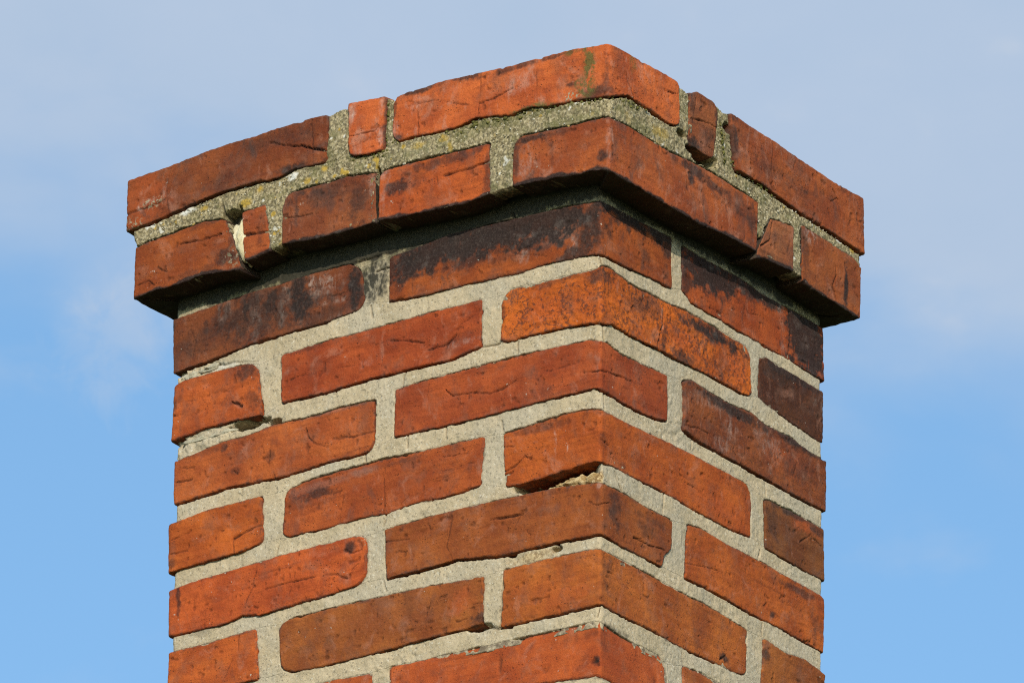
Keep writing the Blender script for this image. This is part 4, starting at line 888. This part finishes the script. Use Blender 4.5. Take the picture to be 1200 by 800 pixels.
BNAMES = ['soot', 'efflo', 'lich', 'moss', 'orange', 'grey', 'brown']
LABELS = {'2c': 'pitted orange corner brick with dark specks', '2d': 'dark purple-brown brick', '1c': 'brick with a sooty black far end', '1b': 'corner brick with a sooty black upper edge',
          '1a': 'brick with black and white weather streaks', '6b': 'dull brown brick', 'B3': 'bright orange corner brick with a green moss streak', 'B2': 'small bright orange brick with whitish edges',
          'B4': 'small dark brick with a hollow under it', 'A6': 'small rough greyish brick', '4c': 'orange corner brick above the hole in the mortar', 'B1': 'dark brown-stained brick with lichen at its end'}
STEP = .00092
def build_brick(s, idx):
    b = s.b; rng = random.Random(idx * 31 + 5); o = s.o; corb = b['o'] != 'S'
    Ll = WL + 2 * o; Lr = WR + 2 * o
    z0 = float(s.T[:, 1].mean()); zlo = float(s.B[:, 1].mean())
    a, e = float(s.pl(z0)), float(s.pr(z0))
    hidden_row = z0 < .115
    st = STEP * (3 if hidden_row else 1)
    va, ve = max(a, -Ll - .012), min(e, Lr + .012)
    cols = np.linspace(va, ve, max(8, int((ve - va) / st)))
    pre = np.arange(a, va - .003, .006) if a < va - .004 else np.zeros(0)
    post = np.arange(ve + .006, e, .006) if e > ve + .004 else np.zeros(0)
    cols = np.concatenate([pre, cols, post]); S = (cols - a) / (e - a); S[0] = 0; S[-1] = 1
    nt_ = max(8, int((z0 - zlo) / st)); T = np.linspace(0, 1, nt_)
    S, T = np.meshgrid(S, T)                              # rows = z
    zc = zlo + T * (z0 - zlo)
    P = s.pl(zc) + S * (s.pr(zc) - s.pl(zc))
    Z = s.zb(P) + T * (s.zt(P) - s.zb(P))
    sd = s.sdf(P, Z); e_ = -sd
    dp, dz = warp(P, Z)
    sx = idx * 3.7                                        # each brick reads its own patch of the noise
    U = P + sx
    bl = blobs(P, Z, [x[1:] for x in BLOBS if x[0] == b['n']], BNAMES)
    # face relief
    h = fbm(U, Z, 11, 2, 21) * .0010 + fbm(U, Z, 60, 3, 23) * .0006 + fbm(U, Z, 330, 2, 29) * .00022
    fol = fbm(U * 22, Z * 150, 1.0, 3, 31); h = h + np.minimum(fol, .25) * .0006
    pit = sst(fbm(U, Z, 150, 2, 37), .52, .72); h = h - pit * .0011
    if b.get('speck'): h = h + fbm(U, Z, 210, 3, 39) * .0009 * b['speck']
    rb = .0006 * (.5 + 1.1 * (fbm(U, Z, 40, 3, 41) * .5 + .5)) + .0034 * sst(fbm(U, Z, 55, 3, 43), .42, .62)
    k = np.clip((rb - e_) / rb, 0, 1)
    h = h - rb * (1 - np.sqrt(np.clip(1 - k * k, 0, 1))) - np.clip(sd, 0, 1) * 9
    crk = np.zeros(P.shape)
    jit = fbm(P, Z, 110, 4, 51, .75) * .0012; fade = .55 + .45 * sst(fbm(P, Z, 55, 2, 55), -.45, .2)
    cl = [c[1:] for c in CRACKS if c[0] == b['n']]
    for _ in range(rng.randint(0, 2)):                     # a few hair cracks of its own
        p0 = rng.uniform(a, e); q0 = zlo + (z0 - zlo) * rng.uniform(.15, .85); L = rng.uniform(.008, .03); an = rng.choice([0, 0, 1.4]) + rng.uniform(-.3, .3)
        cl.append(([(p0, q0), (p0 + L * math.cos(an), q0 + L * math.sin(an))], .6, rng.uniform(.8, 1.6)))
    for pts, wd, dp_ in cl:
        d = polydist(P + jit, Z + jit * 1.2, pts)
        if d.min() > .004: continue
        wv = wd * .00066 * (.75 + .8 * fbm(P, Z, 70, 2, 53))
        v = np.exp(-(d / np.maximum(wv, .0003)) ** 2)
        v = v * fade
        h = h - v * dp_ * .001; crk = np.maximum(crk, v * min(1, .35 + dp_ * .28))
    crk = np.maximum(crk, pit * .35)
    hb = rng.uniform(-.0003, .0009) + (.0016 if b['o'] == 'B' else -.0006 if b['o'] == 'A' else 0)
    hb += {'B4': -.003, '5b': .0006, '2a': .001, '4a': .0015, '5a': .002, '6a': .002}.get(b['n'], 0)
    # rather than hang flat, each face leans a little
    tilt = (rng.uniform(-.0008, .0008)) * (2 * T - 1)
    H = h + hb + tilt
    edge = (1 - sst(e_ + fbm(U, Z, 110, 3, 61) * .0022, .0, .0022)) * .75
    rows, ncol = P.shape
    xl, xr = float(b.get('xl', 0)), float(b.get('xr', 0))
    def put(p, z, h):
        q = place(p, z, h, o, .003)
        q[..., 0] -= xl * np.clip((-p - .42) / (Ll - .42), 0, 1); q[..., 1] += xr * np.clip((p - .31) / (Lr - .31), 0, 1)
        return q
    pos = put(P + dp, Z + dz, np.maximum(H, -.02))
    V = [pos.reshape(-1, 3)]
    if b['o'] == 'A': bl['soot'] = np.maximum(bl['soot'], 1.3 * (1 - sst(Z - s.zb(P) + fbm(U, Z, 70, 3, 67) * .004, .0, .0045)))  # blackened lower edge, running on from the shade painted underneath
    A = {kk: v.ravel() for kk, v in bl.items()}; A['crack'] = crk.ravel(); A['edge'] = edge.ravel()
    gi = np.arange(rows * ncol).reshape(rows, ncol)
    F = [np.stack([gi[:-1, :-1], gi[:-1, 1:], gi[1:, 1:], gi[1:, :-1]], -1).reshape(-1, 4)]
    bi = np.concatenate([gi[0, :], gi[1:, -1], gi[-1, -2::-1], gi[-2:0:-1, 0]]); nb = len(bi)
    prev = bi; base = rows * ncol; pf, zf = (P + dp).ravel()[bi], (Z + dz).ravel()[bi]; hf = np.maximum(H, -.02).ravel()[bi]
    for dep, shrink in ((.0012, .0), (.006, .0), (.02, .0004), (.06 if corb else .045, .0008)):
        hh = np.minimum(hf, 0) - dep + (fbm(pf + dep, zf, 120, 2, 63) * .0 if dep < .01 else 0)
        zz = zf + np.where(np.arange(nb) < ncol, shrink, 0) + fbm(pf * 1.0 + dep * 3, zf, 90, 2, 65) * .0012
        V.append(put(pf, zz, hh))
        for kk in A:
            src = A[kk][bi]
            if kk == 'moss' and b['o'] == 'A': src = np.maximum(src, .15 + 0 * src)
            if kk == 'soot' and b['o'] == 'A': src = np.maximum(src, 1.5 + 0 * src)  # underside darkened: mostly shade put into the colour
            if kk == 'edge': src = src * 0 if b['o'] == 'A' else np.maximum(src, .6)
            A[kk] = np.concatenate([A[kk], src])
        cur = base + np.arange(nb); base += nb
        F.append(np.stack([prev, cur, np.roll(cur, -1), np.roll(prev, -1)], -1))
        prev = cur
    bot = prev[:ncol]; top = prev[ncol - 1 + rows - 1: ncol - 1 + rows - 1 + ncol][::-1]   # close the back
    F.append(np.stack([bot[:-1], top[:-1], top[1:], bot[1:]], -1))
    me = mesh('brick', np.concatenate(V), np.concatenate(F), A)
    m = brick_material(b['tone'], b.get('speck', 0), b.get('blotch', .3), b.get('efflo', 0), b['n'])
    adopt(link('brick', me, chimney, m, LABELS.get(b['n'])))

for i, s in enumerate(SH): build_brick(s, i)

# ------------------------------------------------------------------ mortar: one part for each bed joint and each head joint
COURSES = {'S': ['1', '2', '3', '4', '5', '6', '7', '8', '9', 'x', 'y'], 'C': ['B', 'A']}
def build_mortar(sid):
    o = 0.0 if sid == 'S' else OC
    mine = [s for s in SH if (s.b['o'] == 'S') == (sid == 'S')]
    Ll = WL + 2 * o; Lr = WR + 2 * o
    zlo, zhi = (-.27, .572) if sid == 'S' else (.5535, .6945)
    st = .0009
    cols = np.concatenate([np.arange(-Ll - .10, -Ll - .013, .006), np.arange(-Ll - .012, Lr + .012, st), np.arange(Lr + .013, Lr + .10, .006)])
    rowz = np.concatenate([np.arange(zlo, .07, .003), np.arange(.07, zhi, st)]) if sid == 'S' else np.arange(zlo, zhi, st)
    P, Z = np.meshgrid(cols, rowz)
    dp, dz = warp(P, Z); dp2, dz2 = warp(P - dp, Z - dz)
    Pq, Zq = P - dp2, Z - dz2
    sd = np.full(P.shape, .05); 
    for s in mine:
        zl, zh = s.B[:, 1].min() - .02, s.T[:, 1].max() + .02
        r0, r1 = np.searchsorted(rowz, [zl, zh])
        if r1 <= r0: continue
        pa, pb = s.L[:, 1].min() - .02, s.Rr[:, 1].max() + .02
        c0, c1 = np.searchsorted(cols, [pa, pb])
        sd[r0:r1, c0:c1] = np.minimum(sd[r0:r1, c0:c1], s.sdf(Pq[r0:r1, c0:c1], Zq[r0:r1, c0:c1]))
    # relief
    if sid == 'S':
        h = -.0007 + fbm(P, Z, 30, 3, 81) * .0009 + fbm(P, Z, 140, 2, 83) * .0006 + fbm(P, Z, 420, 2, 85) * .0004
        crumb = np.clip(sst(-P, .42, .47) * sst(Z, .35, .38) + .55 * sst(fbm(P, Z, 9, 2, 87), .35, .6), 0, 1) * (Z < .5)
        h = h + crumb * (fbm(P, Z, 150, 3, 89) * .0022 - .0010)
    else:
        h = -.0010 + fbm(P, Z, 28, 3, 81) * .0016 + fbm(P, Z, 150, 3, 83) * .0009 + fbm(P, Z, 430, 2, 85) * .0008
    # the joint rises from its edges and is weathered hollow in places
    h = h - .0004 * (1 - sst(sd, 0, .002))
    near = np.zeros(P.shape)
    for sd_, pts, wd in [c for c in SEAMS if (c[0] == 'S') == (sid == 'S')]:
        near = np.maximum(near, (1 - sst(polydist(P, Z, pts), .0045, .007)) * wd / 2.2)
    near = near * (.45 + .55 * sst(fbm(P, Z, 60, 3, 94), -.3, .1))
    opn = sst(fbm(P, Z, 24, 2, 91) + .35 * fbm(P, Z, 120, 2, 93), .02, .34)
    seamw = .0007 + .0007 * (fbm(P, Z, 60, 2, 95) * .5 + .5)
    opn = np.maximum(opn, sst(near, .15, .5)); seamw = seamw + near * .0016
    sv = opn * np.where(sd < 0, 1, 1 - sst(sd, seamw * .45, seamw)); h = h - sv * .011
    crk = sst(near, .2, .6) * sv * .9
    jit = fbm(P, Z, 150, 3, 97) * .0013
    for sd_, pts, wd, dep in [c for c in MCRACKS if (c[0] == 'S') == (sid == 'S')]:
        d = polydist(P + jit, Z - jit, pts)
        opn2 = .25 + .75 * sst(fbm(P, Z, 70, 3, 98), -.35, .15) if dep >= 4 else 1.0
        v = np.exp(-(d / (wd * .0007)) ** 2) * opn2; h = h - v * dep * .001; crk = np.maximum(crk, v * min(1, .3 + dep * .14))
    jv = fbm(P, Z, 150, 3, 99)
    for sd_, a, b_, rx, rz, dep in VOIDS:
        if (sd_ == 'S') != (sid == 'S') or dep == 0: continue
        d = np.hypot((P - a) / rx, (Z - b_) / rz)
        h = h - sst(1.15 - d + jv * .35, 0, .3) * dep * .001
    names = ['soot', 'green', 'yellow', 'white', 'tan', 'cream', 'grime']
    A = blobs(P, Z, [x[1:] for x in MBLOBS if (x[0] == 'S') == (sid == 'S')], names)
    if sid == 'S':
        A['grime'] = np.maximum(A['grime'], sst(Z + fbm(P, Z, 40, 3, 101) * .012, .520, .548) * .85)
        A['soot'] = np.maximum(A['soot'], sst(Z + fbm(P, Z, 60, 3, 103) * .006, .535, .545) * 2.2)  # the cap's shadow on this bed, put into the mortar colour
    else:
        A['grime'] = np.ones(P.shape) * (.9 + .1 * fbm(P, Z, 40, 2, 105))
        A['green'] = np.maximum(A['green'], .75 * sst(fbm(P, Z, 20, 3, 107), .15, .5))
        A['soot'] = np.maximum(A['soot'], sst(-Z, -.566, -.555) * .6)  # lower rim of the cap joints darkened with painted shade
        sp = fbm(P, Z, 95, 2, 109); zone = sst(-P, .1, .25)
        A['yellow'] = np.maximum(A['yellow'], sst(sp, .60, .68) * (.25 + .75 * zone))
        A['white'] = np.maximum(A['white'], sst(fbm(P, Z, 130, 2, 111), .63, .7) * .8)
    A['crack'] = crk; A['edge'] = 1 - sst(sd + fbm(P, Z, 90, 3, 117) * .0016, 0, .0013)
    pos = place(P, Z, h, o, .006)
    pos[..., 0] -= silhouette(P, Z, sid)[0]; pos[..., 1] += silhouette(P, Z, sid)[1]
    # piece ids: courses and gaps
    crs = COURSES['S' if sid == 'S' else 'C']
    pid = np.zeros(P.shape, np.int32); bed = np.zeros(P.shape, np.int32); inhead = np.zeros(P.shape, bool)
    for ci, c in enumerate(crs):
        bs = sorted([s for s in mine if s.b['n'][0] == c], key=lambda s: s.T[0, 0])
        Tp = np.concatenate([s.T for s in bs]); Bp = np.concatenate([s.B for s in bs])
        zt = np.interp(P, Tp[:, 0], Tp[:, 1]); zb = np.interp(P, Bp[:, 0], Bp[:, 1])
        ins = (Z < zt) & (Z > zb); inhead |= ins
        gap = np.zeros(P.shape, np.int32)
        for s in bs: gap += (P > (s.T[0, 0] + s.T[-1, 0]) / 2).astype(np.int32)
        pid = np.where(ins, 100 * (ci + 1) + gap, pid)
        bed += (Z <= (zt + zb) / 2).astype(np.int32)
    pid = np.where(inhead, pid, 10000 + bed)
    nr, nc = P.shape; gi = np.arange(nr * nc).reshape(nr, nc)
    q = np.stack([gi[:-1, :-1], gi[:-1, 1:], gi[1:, 1:], gi[1:, :-1]], -1).reshape(-1, 4)
    keep = (sd.ravel()[q].max(1) > -.005)
    if sid != 'S':
        bs = sorted([s for s in mine if s.b['n'][0] == 'B'], key=lambda s: s.T[0, 0]); Tp = np.concatenate([s.T for s in bs])
        keep &= (np.interp(P, Tp[:, 0], Tp[:, 1]) - Z + fbm(P, Z, 90, 3, 119) * .003).ravel()[q].min(1) > .0022
    if sid != 'S':                                         # the cap's joints end level with the undersides of its bricks
        bs = sorted([s for s in mine if s.b['n'][0] == 'A'], key=lambda s: s.T[0, 0]); Bp = np.concatenate([s.B for s in bs])
        keep &= (Z - np.interp(P, Bp[:, 0], Bp[:, 1]) + fbm(P, Z, 160, 2, 115) * .0015).ravel()[q].min(1) > .001
    q = q[keep]; qid = pid.ravel()[q[:, 0]]
    pf, zf, hf = P.ravel(), Z.ravel(), h.ravel(); pos = pos.reshape(-1, 3)
    for k in np.unique(qid):
        fq = q[qid == k]
        if len(fq) < 25: 
            continue
        u, invv = np.unique(fq, return_inverse=True); f = invv.reshape(-1, 4); n = len(u)
        e = np.concatenate([f[:, [0, 1]], f[:, [1, 2]], f[:, [2, 3]], f[:, [3, 0]]]).astype(np.int64)
        key = np.minimum(e[:, 0], e[:, 1]) * n + np.maximum(e[:, 0], e[:, 1])
        uq, fi, cnt = np.unique(key, return_index=True, return_counts=True)
        be = e[fi[cnt == 1]]                               # rim edges: carry them back into the wall
        back = place(pf[u], zf[u], np.minimum(hf[u], 0) - .022, o, .006)
        V = np.concatenate([pos[u], back]); F = np.concatenate([f, np.stack([be[:, 1], be[:, 0], be[:, 0] + n, be[:, 1] + n], -1), f[:, ::-1] + n])
        At = {kk: np.concatenate([v.ravel()[u], np.maximum(v.ravel()[u], 1.0) if kk == 'soot' and sid != 'S' else v.ravel()[u]]) for kk, v in A.items()}  # joint backs and rims under the cap carry painted shade
        nm = 'bed_joint' if k >= 10000 else 'head_joint'
        adopt(link(nm, mesh(nm, V, F, At), chimney, MORTAR, 'grey-green lichen-covered mortar' if sid != 'S' and nm == 'bed_joint' else None))
build_mortar('S'); build_mortar('C')

# ------------------------------------------------------------------ rubble in the open joints, lichen crusts and moss on the cap
def lump(p, z, h, o, rp, rz, rh, seed, n=14, m=9, rough=.45):
    """closed uneven stone or crust centred on the wall point; returns verts, faces"""
    th = np.linspace(0, 2 * np.pi, n, endpoint=False); ph = np.linspace(0, np.pi, m)
    TH, PH = np.meshgrid(th, ph)
    r = 1 + rough * vn(np.cos(TH) * np.sin(PH) * 1.7 + seed * 5.1, np.sin(TH) * np.sin(PH) * 1.7 + np.cos(PH) * 1.9 + seed, seed) + rough * .5 * vn(np.cos(TH) * np.sin(PH) * 4 + seed, np.sin(TH) * np.sin(PH) * 4 + np.cos(PH) * 4, seed + 3)
    a = p + rp * r * np.cos(TH) * np.sin(PH); b = z + rz * r * np.sin(TH) * np.sin(PH); c = h + rh * r * np.cos(PH)
    V = place(a, b, c, o, .004).reshape(-1, 3)
    F = []
    for j in range(m - 1):
        for i in range(n):
            F.append((j * n + i, (j + 1) * n + i, (j + 1) * n + (i + 1) % n, j * n + (i + 1) % n))
    return V, np.array(F)
def stone_material(name, c1, c2, sc=160):
    m, t, b, co = new_mat(name)
    n = noise(t, co, sc, 5, .65); f = noise(t, co, 900, 3, .7)
    c = mixc(t, ramp_node(t, n, .35, .65), c1, c2)
    c = mixc(t, math_node(t, 'MULTIPLY', ramp_node(t, f, .5, .7), .4), c, tuple(v * .5 for v in c1))
    t.links.new(c, b.inputs['Base Color']); b.inputs['Roughness'].default_value = .95
    bump = t.nodes.new('ShaderNodeBump'); bump.inputs['Strength'].default_value = .7; bump.inputs['Distance'].default_value = .0012
    t.links.new(f, bump.inputs['Height']); t.links.new(bump.outputs[0], b.inputs['Normal'])
    return m
TAN = stone_material('tan_rubble', (.30, .19, .075), (.58, .44, .24))
CREAM = stone_material('cream_filler', (.60, .52, .32), (.78, .73, .54), 90)
GREY = stone_material('grey_mortar_crumb', (.33, .30, .22), (.50, .46, .35))
for spec, nm, mt, lab in ((RUBBLE_TAN, 'mortar_rubble', TAN, 'ochre rubble showing in the hole in the mortar'), (RUBBLE_CREAM, 'filler', CREAM, 'cream filler in the broken cap joint'), (RUBBLE_GREY, 'mortar_crumb', GREY, None)):
    for i, (p, z, h, o, rp, rz, rh) in enumerate(spec):
        V, F = lump(p, z, h, OC if o else 0, rp, rz, rh, i * 7 + 3, 26, 15, .5)
        adopt(link(nm, mesh(nm, V, F), chimney, mt, lab))
def crusts(name, spots, mat):
    Vs, Fs, k = [], [], 0
    for i, (p, z, h, o, rp, rz, rh) in enumerate(spots):
        V, F = lump(p, z, h, o, rp, rz, rh, i + 11, 9, 5, .6)
        Vs.append(V); Fs.append(F + k); k += len(V)
    adopt(link(name, mesh(name, np.concatenate(Vs), np.concatenate(Fs)), chimney, mat, kind='stuff'))
rng = random.Random(4)
cap = [s for s in SH if s.b['o'] != 'S']
_cb = np.concatenate([s.B for s in sorted([s for s in cap if s.b['n'][0] == 'A'], key=lambda s: s.T[0, 0])])
def capbot(p): return float(np.interp(p, _cb[:, 0], _cb[:, 1]))
def mortar_spot(side=None):
    while True:
        p = rng.uniform(-.565, .435); z = rng.uniform(.558, .676)
        if side and rng.random() > side(p): continue
        d = min(float(s.sdf(np.array(p), np.array(z))) for s in cap)
        if .0005 < d and z > capbot(p) + .003 and not any(v[0] != 'S' and abs(p - v[1]) < v[3] * 1.4 and abs(z - v[2]) < v[4] * 1.4 for v in VOIDS): return p, z
def spots(n, r0, r1, side=None, flat=.35):
    out = []
    for _ in range(n):
        p, z = mortar_spot(side); r = rng.uniform(r0, r1) * rng.choice([1, 1, .6])
        out.append((p, z, -.0014, OC, r, r * rng.uniform(.6, 1), max(.0007, r * flat)))
    return out
crusts('white_lichen', spots(120, .0007, .0017), stone_material('white_lichen', (.46, .43, .34), (.64, .61, .51)))
crusts('yellow_lichen', spots(34, .001, .0026, lambda p: .9 if p < -.15 else .25, .2), stone_material('yellow_lichen', (.30, .20, .045), (.44, .33, .12)))
crusts('sand_grains', spots(420, .0005, .0012, None, .6), stone_material('sand_grains', (.26, .23, .15), (.52, .47, .35), 70))
mossy = []
for a, b_, z0_, z1_, n in MOSS_RUNS:
    for _ in range(n):
        f = rng.random(); r = rng.uniform(.0007, .0019)
        mossy.append((a + (b_ - a) * f, z0_ + (z1_ - z0_) * f + rng.gauss(0, .0022), -.0008, OC, r, r * .8, r * .6))
crusts('moss', mossy, stone_material('moss_green', (.085, .085, .02), (.20, .19, .06)))
